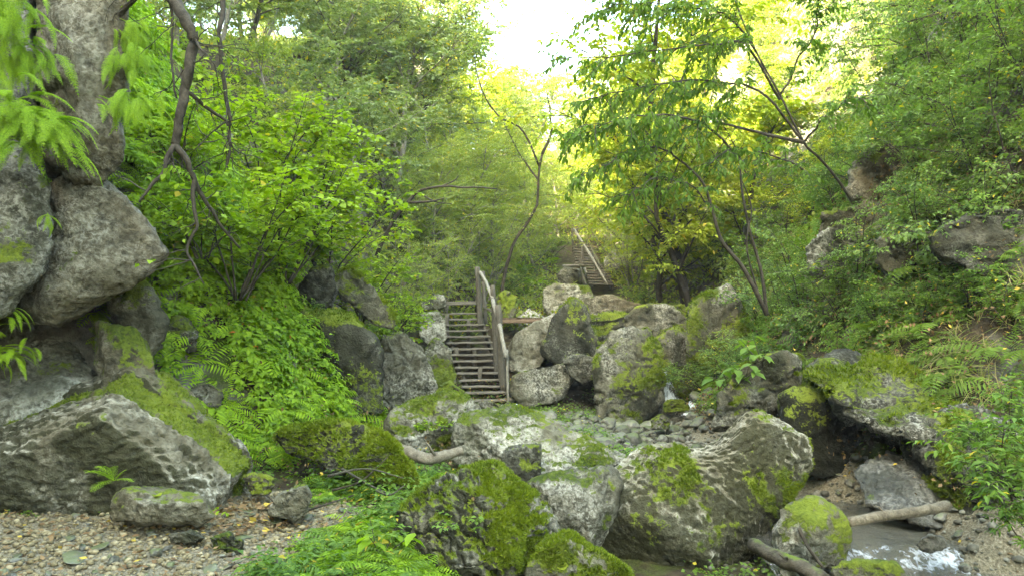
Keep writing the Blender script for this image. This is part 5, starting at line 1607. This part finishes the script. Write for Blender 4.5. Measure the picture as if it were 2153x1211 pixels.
lowl = [(1690, 520, 'low', 0.9, "low leafy shrub under the drooping tree stems"), (1760, 590, 'low', 0.9, "low leafy shrub in the middle of the right bank"), (1850, 640, 'low', 0.8, "low leafy shrub above the rock ledge"), (1940, 640, 'low', 0.7, "low leafy shrub above the litter patch of the right slope"),
        (2050, 600, 'low', 0.8, "low leafy shrub below the layered dark outcrop"), (2140, 640, 'low', 0.8, "low leafy shrub at the right edge under the outcrop"), (1620, 720, 'low', 0.55, "low leafy shrub on top of the mossy bank rock"), (1600, 560, 'low', 0.9, "low leafy shrub behind the drooping tree foot"),
        (1500, 520, 'feather', 1.1, "feathery shrub above the blocky rock right of the falls"), (1400, 540, 'feather', 1.2, "feathery shrub right of the upper stairs foot"), (1440, 470, 'feather', 1.3, "feathery shrub behind the drooping leaves"), (1540, 430, 'shrub', 0.9, "green shrub between the drooping tree stems"),
        (1360, 600, 'low', 0.8, "dark low shrub above the waterfall boulder"), (1350, 500, 'low', 1.2, "bushy shrub beside the white rock of the upper stairs"),
        (900, 560, 'feather', 1.2, "feathery shrub left above the lower stairs"), (960, 560, 'feather', 1.3, "feathery shrub behind the stair landing"), (860, 500, 'feather', 1.2, "feathery shrub under the dead forked branches"), (1050, 580, 'feather', 1.1, "feathery shrub right behind the stair posts"),
        (940, 480, 'feather', 1.5, "larger feathery shrub above the landing"), (1030, 500, 'feather', 1.5, "larger feathery shrub under the crooked trunk"), (1110, 540, 'low', 0.8, "low shrub left of the upper walkway"), (1150, 500, 'feather', 1.3, "yellowish feathery shrub left of the upper stairs"),
        (700, 560, 'low', 0.7, "low shrub above the mossy ridge boulder"), (620, 640, 'low', 0.55, "low shrub over the dark mossy bank"), (470, 480, 'low', 0.7, "low shrub below the hanging branches"), (560, 560, 'low', 0.6, "low shrub beside the second pale rock"), (780, 560, 'feather', 0.8, "feathery plant on the ridge of the left bank"), (840, 660, 'low', 0.35, "little shrub on the tall fissured boulder")]
for (px, py, key, s, lab) in lowl:
    put(key, hit(px, py + 45), lab, None, s)
# ------------------------------------------------------------------ ferns
def frond_geo(seed, pairs=17, pin=7, curve=0.85, rise=0.35, width=0.2):
    rng = np.random.default_rng(seed)
    t = np.linspace(0, 1, 12)
    path = np.stack([t - 0.12 * t ** 3, 0.05 * np.sin(t * 3 + seed), rise * t - curve * t ** 2.1], -1)
    g = Geo()
    g.add(*tube(path, np.linspace(0.012, 0.003, 12), 3, False)[:2])
    pos, d, n, L, W = [], [], [], [], []
    for k in range(pairs):
        f = 0.10 + 0.9 * k / pairs
        q = np.array([np.interp(f, t, path[:, i]) for i in range(3)])
        td = unit(np.array([np.interp(min(1, f + 0.03), t, path[:, i]) for i in range(3)]) - q)
        nn = np.cross(np.array((0, 1.0, 0)), td) * -1
        nn = nn if nn[2] > 0 else -nn
        pl = width * (math.sin(math.pi * (0.12 + 0.88 * f)) ** 0.75) * rng.uniform(0.85, 1.1)
        for sg in (-1, 1):
            pd = unit(np.array((0, sg, 0)) * 0.9 + td * 0.5 + np.array((0, 0, -0.12)) + rng.normal(0, 0.06, 3))
            for m in range(pin):
                h = (m + 0.4) / pin
                pp = q + pd * pl * h
                for s2 in (-1, 1):
                    pos.append(pp); d.append(unit(pd * 0.6 + td * 0.9 * s2)); n.append(nn + rng.normal(0, 0.2, 3))
                    l = pl * 0.30 * (1 - 0.65 * h) + 0.008
                    L.append(l); W.append(l * 0.42)
    V, F = leaves_geo(np.array(pos), np.array(d), np.array(n), np.array(L), np.array(W), 4, 0.1)
    g.add(V, None, F)
    return g
FROND = [frond_geo(s, 22, 6, c, r, 0.13).mesh("frond") for s, c, r in ((1, 0.75, 0.30), (2, 0.95, 0.40), (3, 0.6, 0.2))]
FSMALL = [frond_geo(s, 12, 4, c, r, 0.24).mesh("frond") for s, c, r in ((5, 0.45, 0.55), (6, 0.6, 0.75), (7, 0.3, 0.4))]
def fern(label, base, n, L, heading, fan, leaf='fern', meshes=FROND, pitch=0.0, pj=0.25, seed=0, name="fern", group=None, patch=0.0):
    rng = np.random.default_rng(seed)
    root = empty(name, base)
    tag(root, label, "fern", group)
    for k in range(n):
        me = meshes[k % len(meshes)]
        key = me.name + leaf
        o = bpy.data.objects.new("frond", me)
        COL.objects.link(o)
        if not me.materials:
            me.materials.append(LEAF[leaf])
        o.parent = root
        o.location = rng.normal(0, 1, 3) * np.array((1, 0.4, 0.6)) * patch
        s = L * rng.uniform(0.65, 1.15)
        o.scale = (s, s * rng.uniform(0.8, 1.15), s)
        o.rotation_euler = (rng.normal(0, 0.25), pitch + rng.normal(0, pj), heading + rng.uniform(-fan, fan))
        if o.material_slots and leaf != 'fern':
            o.material_slots[0].link = 'OBJECT'
            o.material_slots[0].material = LEAF[leaf]
    return root
R_ = math.radians
fern("broad bright fern bush hanging from the cliff foot, the largest", P(40, 255, 6.3), 80, 0.56, R_(-32), R_(50), seed=1, patch=0.17, pitch=0.0)
fern("bright fern spilling over the middle of the cliff foot", P(95, 275, 6.45), 34, 0.34, R_(-45), R_(50), seed=2, patch=0.08, pitch=0.2)
fern("fern curtain in the top left corner", P(-10, 10, 6.3), 56, 0.48, R_(-45), R_(45), seed=3, patch=0.14, pitch=0.45)
fern("hanging fern left of the cliff pillar", P(40, 110, 6.4), 40, 0.38, R_(-45), R_(45), seed=4, patch=0.10, pitch=0.5)
fern("fern tuft at the upper left edge below the curtain", P(-10, 140, 6.35), 30, 0.36, R_(-50), R_(45), seed=5, patch=0.10, pitch=0.4)
fern("upper fern hanging at the right side of the cliff pillar", P(272, 55, 7.1), 34, 0.32, R_(-35), R_(55), seed=6, patch=0.09, pitch=0.75)
fern("middle fern hanging at the right side of the cliff pillar", P(275, 115, 7.0), 36, 0.32, R_(-35), R_(55), seed=7, patch=0.09, pitch=0.75)
fern("lower fern spreading at the right side of the cliff pillar", P(255, 205, 6.8), 44, 0.34, R_(-30), R_(60), seed=8, patch=0.11, pitch=0.45)
fern("small fern sprig on the overhanging grey block", P(98, 450, 6.55), 6, 0.2, R_(-60), R_(60), seed=9, patch=0.02, pitch=0.7)
fern("yellowish fern mat at the left edge on the pale slab", P(15, 735, 7.0), 40, 0.3, R_(-40), R_(120), seed=10, patch=0.1, pitch=0.1)
fern("fern sprouting on top of the cliff foot by the slab", P(10, 665, 6.9), 14, 0.28, R_(-40), R_(100), seed=11, patch=0.07, pitch=0.1)
for k, (px, py, L, n, leaf, lab) in enumerate([
    (300, 430, 0.5, 22, 'fern', "bright fern behind the tip of the overhanging block"), (345, 480, 0.5, 22, 'fern', "bright fern right of the overhanging block"), (380, 540, 0.45, 20, 'fern', "bright fern at the top of the herb slope"),
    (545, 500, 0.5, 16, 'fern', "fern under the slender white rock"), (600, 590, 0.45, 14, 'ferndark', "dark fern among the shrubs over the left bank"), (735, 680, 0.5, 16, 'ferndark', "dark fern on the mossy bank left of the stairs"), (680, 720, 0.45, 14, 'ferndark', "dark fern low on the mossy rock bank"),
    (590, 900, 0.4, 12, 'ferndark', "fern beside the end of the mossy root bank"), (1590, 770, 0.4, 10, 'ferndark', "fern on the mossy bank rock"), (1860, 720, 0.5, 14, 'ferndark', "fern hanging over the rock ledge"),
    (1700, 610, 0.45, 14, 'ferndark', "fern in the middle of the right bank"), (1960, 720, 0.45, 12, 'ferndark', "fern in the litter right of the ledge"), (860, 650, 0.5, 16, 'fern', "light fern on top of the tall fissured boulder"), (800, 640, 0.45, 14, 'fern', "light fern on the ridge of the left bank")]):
    fern(lab, hit(px, py) + np.array((0, 0, 0.02)), n, L, 0, math.pi, leaf, FSMALL, -0.1, 0.3, 50 + k)
q = P(240, 1010, 6.55)
fern("single yellow-green fern in front of the striped boulder's dark face", q, 9, 0.26, R_(-90), R_(100), 'fern', FSMALL, -0.4, 0.3, 90)

# ------------------------------------------------------------------ herbs
def herb_tmpl(seed, kind):
    v = Veg(seed)
    r = v.rng
    if kind == 'elder':                # stalks carrying sprays of three to five leaflets
        for i in range(9):
            a = r.uniform(0, 6.28)
            h = r.uniform(0.12, 0.34)
            tip = np.array((math.cos(a) * r.uniform(0.05, 0.2), math.sin(a) * r.uniform(0.05, 0.2), h))
            n = 5 if i % 2 else 3
            b = r.uniform(0, 6.28)
            for k in range(n):
                c = b + (k - (n - 1) / 2) * 0.85
                d = np.array((math.cos(c), math.sin(c), r.uniform(-0.25, 0.1)))
                l = r.uniform(0.06, 0.10)
                v.buf.append((tip[None] + d * 0.015, d[None], (UP + r.normal(0, 0.22, 3))[None], np.array([l]), np.array([l * 0.62])))
    elif kind == 'nettle':             # upright stems with leaf pairs
        for i in range(4):
            a = r.uniform(0, 6.28)
            path = v.line((r.normal(0, 0.05), r.normal(0, 0.05), 0), (math.cos(a) * 0.4, math.sin(a) * 0.4, 1), r.uniform(0.25, 0.5), 6, 0.06)
            for k in range(6):
                f = 0.25 + 0.75 * k / 6
                q_ = path[min(5, int(f * 6))]
                for sg in (0, math.pi):
                    c = k * 1.57 + sg + a
                    d = np.array((math.cos(c), math.sin(c), r.uniform(-0.3, 0.15)))
                    l = 0.11 * (1.15 - 0.6 * f) * r.uniform(0.8, 1.2)
                    v.buf.append((q_[None], d[None], (UP + r.normal(0, 0.2, 3))[None], np.array([l]), np.array([l * 0.5])))
    elif kind == 'rosette':
        for i in range(11):
            c = r.uniform(0, 6.28)
            d = np.array((math.cos(c), math.sin(c), r.uniform(0.1, 0.9)))
            l = r.uniform(0.08, 0.2)
            v.buf.append((np.array([[r.normal(0, 0.03), r.normal(0, 0.03), 0.0]]), d[None], (UP - d * 0.4)[None], np.array([l]), np.array([l * 0.5])))
    elif kind == 'creep':              # small round leaves close to the ground
        n = 22
        p = np.stack([r.normal(0, 0.1, n), r.normal(0, 0.1, n), r.uniform(0.01, 0.09, n)], -1)
        a = r.uniform(0, 6.28, n)
        l = r.uniform(0.03, 0.055, n)
        v.buf.append((p, np.stack([np.cos(a), np.sin(a), r.uniform(-0.2, 0.2, n)], -1), UP + r.normal(0, 0.25, (n, 3)), l, l * 0.9))
    V, F = v.leaf_arrays(4 if kind != 'rosette' else 5, 0.18)
    return V, np.zeros((0, 4), int), F
def grass_tmpl(seed, n=13, L=0.3, hang=0.5):
    r = np.random.default_rng(seed)
    V, F = [], []
    for i in range(n):
        a = r.uniform(0, 6.28)
        p = np.array((r.normal(0, 0.03), r.normal(0, 0.03), 0))
        d = np.array((math.cos(a) * 0.5, math.sin(a) * 0.5, 1.0))
        l = L * r.uniform(0.6, 1.2)
        w = np.array((-math.sin(a), math.cos(a), 0)) * 0.0045
        pts = []
        for k in range(4):
            pts.append(p); d = unit(d + np.array((math.cos(a) * 0.25, math.sin(a) * 0.25, -hang))); p = p + d * l / 3
        o = len(V)
        for k in range(3):
            V += [pts[k] - w * (1 - k * 0.25), pts[k] + w * (1 - k * 0.25)]
        V.append(pts[3])
        F += [(o, o + 1, o + 3), (o, o + 3, o + 2), (o + 2, o + 3, o + 5), (o + 2, o + 5, o + 4), (o + 4, o + 5, o + 6)]
    return np.array(V), np.zeros((0, 4), int), np.array(F)
def lite_fern(seed):
    r = np.random.default_rng(seed)
    pos, d, n, L, W = [], [], [], [], []
    for i in range(8):
        a = r.uniform(0, 6.28)
        h = np.array((math.cos(a), math.sin(a), 0))
        sd = np.array((-math.sin(a), math.cos(a), 0))
        ln = r.uniform(0.22, 0.42)
        rise = r.uniform(0.5, 1.1)
        for k in range(11):
            f = (k + 1.5) / 12
            q_ = h * ln * f + UP * ln * (rise * f - 0.75 * f * f)
            pl = ln * 0.30 * math.sin(math.pi * (0.12 + 0.86 * f)) ** 0.8
            for sg in (-1, 1):
                pos.append(q_); d.append(sd * sg + h * 0.45 - UP * 0.15); n.append(UP + r.normal(0, 0.2, 3)); L.append(pl); W.append(ln * 0.055)
    V, F = leaves_geo(np.array(pos), np.array(d), np.array(n), np.array(L), np.array(W), 4)
    return V, np.zeros((0, 4), int), F
LF = [lite_fern(300 + i) for i in range(4)]
HT = {k: [herb_tmpl(100 + i, k) for i in range(4)] for k in ('elder', 'nettle', 'rosette', 'creep')}
GT = [grass_tmpl(200 + i) for i in range(5)]

def ground_up(x, y, k=0.6):
    e = 0.1
    gx_ = (ground(x + e, y) - ground(x - e, y)) / (2 * e)
    gy_ = (ground(x, y + e) - ground(x, y - e)) / (2 * e)
    n = unit(np.stack([-gx_, -gy_, np.ones_like(gx_)], -1))
    return unit(n * k + UP * (1 - k))

def carpet(name, label, tm, leaf, xr, yr, n, test, smin=0.7, smax=1.25, seed=0, patch=0.35, tilt=0.6, lift=0.0):
    r = np.random.default_rng(seed)
    x = r.uniform(*xr, n * 4)
    y = r.uniform(*yr, n * 4)
    p = np.stack([x, y, 0 * x], -1)
    keep = test(x, y) & (fbm(p * 0.9, 3, seed + 5) + r.normal(0, 0.12, len(x)) > -patch)
    x, y = x[keep][:n], y[keep][:n]
    pos = np.stack([x, y, ground(x, y) + lift], -1)
    g = scatter_geo(tm, pos, r.uniform(smin, smax, len(x)), r.uniform(0, 6.28, len(x)), ground_up(x, y, tilt))
    o = link(name, g.mesh(name), LEAF[leaf])
    tag(o, label, "plants", kind="stuff")
    return o
def project(x, y):
    """photo pixel where a spot of ground shows"""
    z = ground(x, y) - EYE
    c, s_ = math.cos(PITCH), math.sin(PITCH)
    dz = y * c + z * s_
    return 1076.5 + FPX * x / dz, 605.5 - FPX * (z * c - y * s_) / dz
def in_poly(px, py, poly):
    r = np.zeros(len(px), bool)
    n = len(poly)
    for i in range(n):
        (x0, y0), (x1, y1) = poly[i], poly[(i + 1) % n]
        c = (y0 > py) != (y1 > py)
        r ^= c & (px < (x1 - x0) * (py - y0) / (y1 - y0 + 1e-9) + x0)
    return r
BAND = [(300, 380), (440, 430), (530, 560), (630, 690), (740, 890), (600, 960), (420, 900), (300, 780)]
DARK = [(545, 590), (700, 560), (860, 680), (850, 890), (745, 890), (640, 700)]
SL = lambda x, y: xl_(y) - x
SR = lambda x, y: x - xr_(y)
carpet("undergrowth", "bright green ground elder carpeting the slope below the cliff", HT['elder'] + HT['elder'] + HT['nettle'] + HT['creep'], 'herb', (-6.5, -1.2), (7.6, 11.8), 1500, lambda x, y: in_poly(*project(x, y), BAND) & (SL(x, y) > -0.3) & ~((y < 8.7) & (x < -2.75)), seed=1, patch=0.02, smin=0.4, smax=1.15)
carpet("undergrowth", "small ferns mixed into the bright herb slope and left bank", LF, 'fern', (-6.5, -1.2), (7.6, 13.5), 400, lambda x, y: (~in_poly(*project(x, y), DARK) | (fbm(np.stack([x, y, x], -1) * 3, 2, 4) > 0.25)) & (SL(x, y) > -0.2) & (SL(x, y) < 3.5) & ~((y < 8.7) & (x < -2.75)), seed=21, patch=0.5, smin=0.7, smax=1.5, lift=0.08)
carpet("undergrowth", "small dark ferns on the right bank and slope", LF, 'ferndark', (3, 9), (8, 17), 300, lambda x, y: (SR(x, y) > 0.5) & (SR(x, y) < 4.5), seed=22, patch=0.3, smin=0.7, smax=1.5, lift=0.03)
carpet("undergrowth", "mixed green herbs growing over the left slope", HT['nettle'] + HT['elder'], 'herb', (-9, -1.5), (9.5, 17), 1300, lambda x, y: (SL(x, y) > 0.9) & ~in_poly(*project(x, y), DARK), seed=2, patch=-0.05)
carpet("undergrowth", "herbs and grass on the foreground bank left of the mossed boulder", LF + GT + HT['nettle'] + GT, 'herbcool', (-2.2, -0.3), (4.8, 8.6), 420, lambda x, y: (x > -1.75 + 0.32 * (y - 5)) & (x < -0.75 + 0.04 * y) | (y > 7.3) & (x > -2.0) & (x < -0.5), seed=3, patch=0.3, smin=0.45, smax=0.9)
carpet("undergrowth", "light green small-leaved herbs on the foreground bank beside the gravel", HT['creep'] + LF, 'herb', (-2.2, -0.3), (4.8, 8.6), 330, lambda x, y: (x > -1.75 + 0.32 * (y - 5)) & (x < -0.75 + 0.04 * y) | (y > 7.3) & (x > -2.0) & (x < -0.5), seed=23, patch=0.2, smin=0.5, smax=0.9)
carpet("undergrowth", "cool green herbs covering the right bank", HT['nettle'] + HT['elder'] + HT['rosette'], 'herbcool', (3.2, 9.5), (7.5, 17), 2600, lambda x, y: (SR(x, y) > 0.9) & (SR(x, y) < 5) & ~((y < 10) & (SR(x, y) < 1.5)), seed=4, patch=-0.02, smin=0.4, smax=0.85)
carpet("grass", "long grass tufts hanging down the right slope", GT, 'grass', (3.4, 10), (8.5, 19), 2200, lambda x, y: (SR(x, y) > 1.0), seed=5, patch=0.1, smin=0.8, smax=1.7, tilt=0.85)
carpet("undergrowth", "low creeping plants over the gorge floor", HT['creep'], 'herbcool', (-3, 5), (5, 17), 900, lambda x, y: (path_mask(x, y) < 0.35), seed=6, patch=0.1)
def leafmass(name, label, leaf, xr, yr, n, test, L, seed):
    r = np.random.default_rng(seed)
    x = r.uniform(*xr, n * 3)
    y = r.uniform(*yr, n * 3)
    keep = test(x, y)
    x, y = x[keep][:n], y[keep][:n]
    m = len(x)
    up = ground_up(x, y, 0.9)
    pos = np.stack([x, y, ground(x, y)], -1) + up * r.uniform(0, 0.35, (m, 1))
    d = r.normal(0, 1, (m, 3))
    l = L * r.uniform(0.6, 1.4, m)
    V, F = leaves_geo(pos, d, UP + r.normal(0, 0.5, (m, 3)), l, l * 0.55, 4)
    o = link(name, np_mesh(name, V, [F]), LEAF[leaf])
    tag(o, label, "foliage", kind="stuff")
    return o
leafmass("undergrowth", "dense low foliage under the trees of the far left hillside", 'far', (-16, 1), (15, 45), 45000, lambda x, y: SL(x, y) > 0.2, 0.14, 11)
leafmass("undergrowth", "dense low foliage under the trees of the far right hillside", 'far', (3, 17), (16, 45), 32000, lambda x, y: SR(x, y) > 0.2, 0.14, 12)
leafmass("undergrowth", "dense low foliage over the floor of the upper gorge", 'far', (-3, 6), (19.5, 50), 22000, lambda x, y: (SL(x, y) < 0.2) & (SR(x, y) < 0.2) & (np.abs(x - 2.6) > 0.9 + 0.0 * y) | (y > 33), 0.12, 13)
leafmass("dead_leaves", "brown fallen leaves littering the right slope", 'dead', (3.2, 8.5), (7, 14), 5500, lambda x, y: (SR(x, y) > 0.1) & (SR(x, y) < 3.5), 0.05, 14)
leafmass("dead_leaves", "brown fallen leaves between the rocks of the left bank", 'dead', (-5, 0), (8, 17), 2600, lambda x, y: SL(x, y) < 2.5, 0.05, 15)
r_ = np.random.default_rng(16)
def litter(label, n, xr, yr, seed, test=lambda x, y: x == x, L=0.05):
    r = np.random.default_rng(seed)
    x = r.uniform(*xr, n * 3); y = r.uniform(*yr, n * 3)
    k = test(x, y)
    x, y = x[k][:n], y[k][:n]
    m = len(x)
    pos = np.stack([x, y, ground(x, y) + r.uniform(0.02, 0.045, m)], -1)
    a = r.uniform(0, 6.28, m)
    l = L * r.uniform(0.6, 1.3, m)
    V, F = leaves_geo(pos, np.stack([np.cos(a), np.sin(a), r.normal(0, 0.25, m)], -1), UP + r.normal(0, 0.35, (m, 3)), l, l * 0.6, 5, -0.1)
    o = link("dead_leaves", np_mesh("dead_leaves", V, [F]), LEAF['dead'])
    tag(o, label, "leaves", kind="stuff")
litter("scattered brown leaves on the gravel path", 1300, (-4.8, -1.0), (4.7, 7.6), 17)
litter("drift of brown leaves at the tip of the striped boulder", 260, (-2.75, -1.9), (6.3, 7.2), 18, L=0.07)
litter("brown leaves along the gravel bar and stream edge", 420, (2.8, 5.0), (6.8, 10), 19)

# ------------------------------------------------------------------ single plants
def on_rock(label, px, py):
    """first point of a rock seen through a pixel"""
    V, T, N, m, o = ROCKS[label]
    org = np.array((0, 0, EYE))
    d = unit(P(px, py, 5.0) - org)
    rel = V - org
    t = rel @ d
    off = np.linalg.norm(rel - t[:, None] * d, axis=1)
    c = np.nonzero(off < np.sort(off)[12])[0]
    k = c[np.argmin(t[c])]
    return V[k], N[k]
def plant(name, label, base, seed, kind, leaf, scale=1.0, cat="plant", n=1):
    v = Veg(seed)
    r = v.rng
    if kind == 'broad':               # large ovate leaves on arching stalks
        for i in range(n):
            a = r.uniform(0, 6.28)
            path = v.line((0, 0, -0.03), (math.cos(a) * 0.6, math.sin(a) * 0.6, 1), r.uniform(0.2, 0.5), 6, 0.08, -0.06)
            v.limb(path, 0.006, 0.003, 5)
            for k in range(3):
                q_ = path[-1 - k]
                c = a + (k - 1) * 1.7 + r.normal(0, 0.2)
                d = np.array((math.cos(c), math.sin(c), -0.3))
                l = r.uniform(0.14, 0.2)
                v.buf.append((q_[None], d[None], (UP + r.normal(0, 0.2, 3))[None], np.array([l]), np.array([l * 0.6])))
    elif kind == 'strap':             # hart's-tongue fern: long undivided strap leaves
        for i in range(n):
            a = r.uniform(0, 6.28)
            d = np.array((math.cos(a), math.sin(a), r.uniform(0.3, 1.0)))
            l = r.uniform(0.3, 0.5)
            v.buf.append((np.array([[0, 0, 0.0]]), d[None], (UP + r.normal(0, 0.1, 3))[None], np.array([l]), np.array([l * 0.2])))
    elif kind == 'spray':             # bush of pinnate leaves
        v.bush(n, 0.8, 0.9, 0.075, 0.035, 0.42, twigs=9, sub=4, droop=0.3, r=0.008, grav=-0.08, up=1.0)
    elif kind == 'herb':
        v.bush(n, 0.28, 0.9, 0.05, 0.03, 0.8, twigs=5, sub=2, droop=0.1, r=0.004, up=1.2, bare=0.35)
    o = v.build(name, label, cat, leaf, 'bark', base, 6, STEMS, curl=0.22)
    o.scale = (scale,) * 3
    return o
plant("leafy_bush", "light green leafy bush leaning in at the lower right edge", P(2165, 1010, 6.2), 1, 'spray', 'herbcool', 1.05, "bush", 9)
plant("leafy_bush", "second leafy bush above the pool at the right edge", P(2140, 920, 6.8), 2, 'spray', 'herbcool', 0.9, "bush", 8)
plant("leafy_bush", "leafy bush hanging at the bottom right corner", P(2190, 1130, 5.9), 3, 'spray', 'herbcool', 0.8, "bush", 7)
for k, (px, py, lab) in enumerate([(1535, 790, "broad-leaved plant at the left end of the mossy bank rock"), (1570, 760, "broad-leaved plant on the crest of the mossy bank rock"), (1600, 735, "broad-leaved plant in the middle of the mossy bank rock")]):
    q, nrm_ = on_rock("mossy bank rock behind the great curved boulder", px, py + 30)
    plant("broad_leaved_plant", lab, q, 10 + k, 'broad', 'herbcool', 1.1, n=6)
q, _ = on_rock("thickly mossed boulder in the near foreground", 970, 1090)
plant("herb", "small round-leaved herb growing on the face of the mossed boulder", q, 20, 'herb', 'herbcool', 0.8, n=8)
q, _ = on_rock("speckled round-backed boulder in front of the stairs", 910, 890)
plant("herb", "little herb patch on the speckled round-backed boulder", q, 21, 'herb', 'herb', 0.9, n=7)
q, _ = on_rock("speckled round-backed boulder in front of the stairs", 965, 915)
plant("herb", "leafy sprig at the right side of the round-backed boulder", q, 22, 'herb', 'herb', 0.9, n=5)
for k, (px, py, kind, leaf, s, nn, lab) in enumerate([
    (775, 1000, 'broad', 'hazel', 0.6, 2, "single light leaf plant standing in the brush pile"), (800, 1180, 'broad', 'herb', 0.8, 4, "pale broad-leaved seedling at the bottom edge"), (680, 960, 'herb', 'herb', 1.5, 8, "herb clump in front of the mossy root bank"), (630, 1000, 'herb', 'herb', 1.4, 8, "herb clump beside the rock at the path edge"),
    (200, 1080, 'herb', 'herbcool', 0.7, 6, "small herb at the foot of the striped boulder"), (60, 1085, 'herb', 'herbcool', 0.7, 5, "tiny herb at the left edge of the striped boulder's foot"), (470, 1090, 'broad', 'herb', 0.35, 2, "yellowish seedling at the right end of the flat boulder"),
    (1100, 570, 'strap', 'fern', 1.3, 16, "strap-leaved fern clump left of the upper walkway"), (1125, 600, 'strap', 'fern', 1.3, 16, "strap-leaved fern clump above the pale boulder"), (1105, 620, 'strap', 'ferndark', 1.2, 14, "darker strap-leaved fern above the footbridge"), (1075, 585, 'strap', 'fern', 1.2, 12, "strap-leaved fern right of the stair posts"),
    (1150, 555, 'strap', 'fern', 1.2, 12, "strap-leaved fern under the far yellow shrub"), (1340, 600, 'spray', 'yellow', 1.0, 7, "yellow-leaved sapling in the sun above the falls"), (1290, 600, 'spray', 'yellow', 0.9, 6, "yellow sapling in front of the upper stairs"), (1820, 965, 'broad', 'herbcool', 0.5, 2, "two-leaved plant under the ledge by the gravel bar"),
    (740, 1120, 'herb', 'herbcool', 0.6, 10, "herb clump left of the mossed boulder"), (640, 1150, 'herb', 'herb', 0.6, 10, "herb clump at the bottom edge right of the gravel"), (600, 1190, 'herb', 'herb', 0.6, 10, "herb clump at the bottom edge on the gravel border"), (700, 1185, 'herb', 'herbcool', 0.6, 10, "herb clump in the bottom middle of the bank")]):
    plant("plant" if kind != 'strap' else "strap_fern", lab, hit(px, py), 40 + k, kind, leaf, s, "plant" if kind != 'strap' else "fern", nn)

# fallen leaves that stand out
def fallen(label, pos, nrm_, L, leaf, seed):
    r = np.random.default_rng(seed)
    V, F = leaves_geo(np.zeros((1, 3)), r.normal(0, 1, (1, 3)) * np.array((1, 1, 0.1)), np.asarray(nrm_)[None] + 0.01, np.array([L]), np.array([L * 0.75]), 6, 0.12)
    o = link("fallen_leaf", np_mesh("fallen_leaf", V, [F]), LEAF[leaf], loc=np.asarray(pos) + np.asarray(nrm_) * 0.012)
    tag(o, label, "leaf")
for k, (rk, px, py, L, leaf, lab) in enumerate([
    ("great curved boulder with pale crest and dark belly", 1662, 955, 0.07, 'yellow', "yellow fallen leaf on the shoulder of the curved boulder"), ("great curved boulder with pale crest and dark belly", 1585, 990, 0.05, 'dead', "orange fallen leaf on the side of the curved boulder"),
    ("low lichen-spotted rock at the bottom edge by the mossed boulder", 1200, 1190, 0.1, 'yellow', "large yellow leaf on the low rock at the bottom edge"), ("low flat tan boulder on the gravel in front of the striped boulder", 345, 1040, 0.1, 'yellow', "yellow-green leaf lying on the low flat boulder"),
    ("thickly mossed boulder in the near foreground", 990, 1050, 0.06, 'dead', "brown leaf on top of the mossed boulder")]):
    q, nn = on_rock(rk, px, py)
    fallen(lab, q, nn, L, leaf, 70 + k)

# ------------------------------------------------------------------ damp air of the gorge
hV, hQ = box(-70, 70, -30, 110, -4, 45)
hz_ = link("haze", np_mesh("haze", hV, [hQ]))
ht = NT("haze")
pv = ht.n("ShaderNodeVolumePrincipled")
pv.inputs["Color"].default_value = (0.9, 0.95, 1.0, 1)
pv.inputs["Density"].default_value = 0.0008
ht.l(pv.outputs[0], ht.out.inputs[1])
hz_.data.materials.append(ht.m)
hz_["kind"] = "stuff"
hz_["label"] = "thin bluish haze filling the gorge"
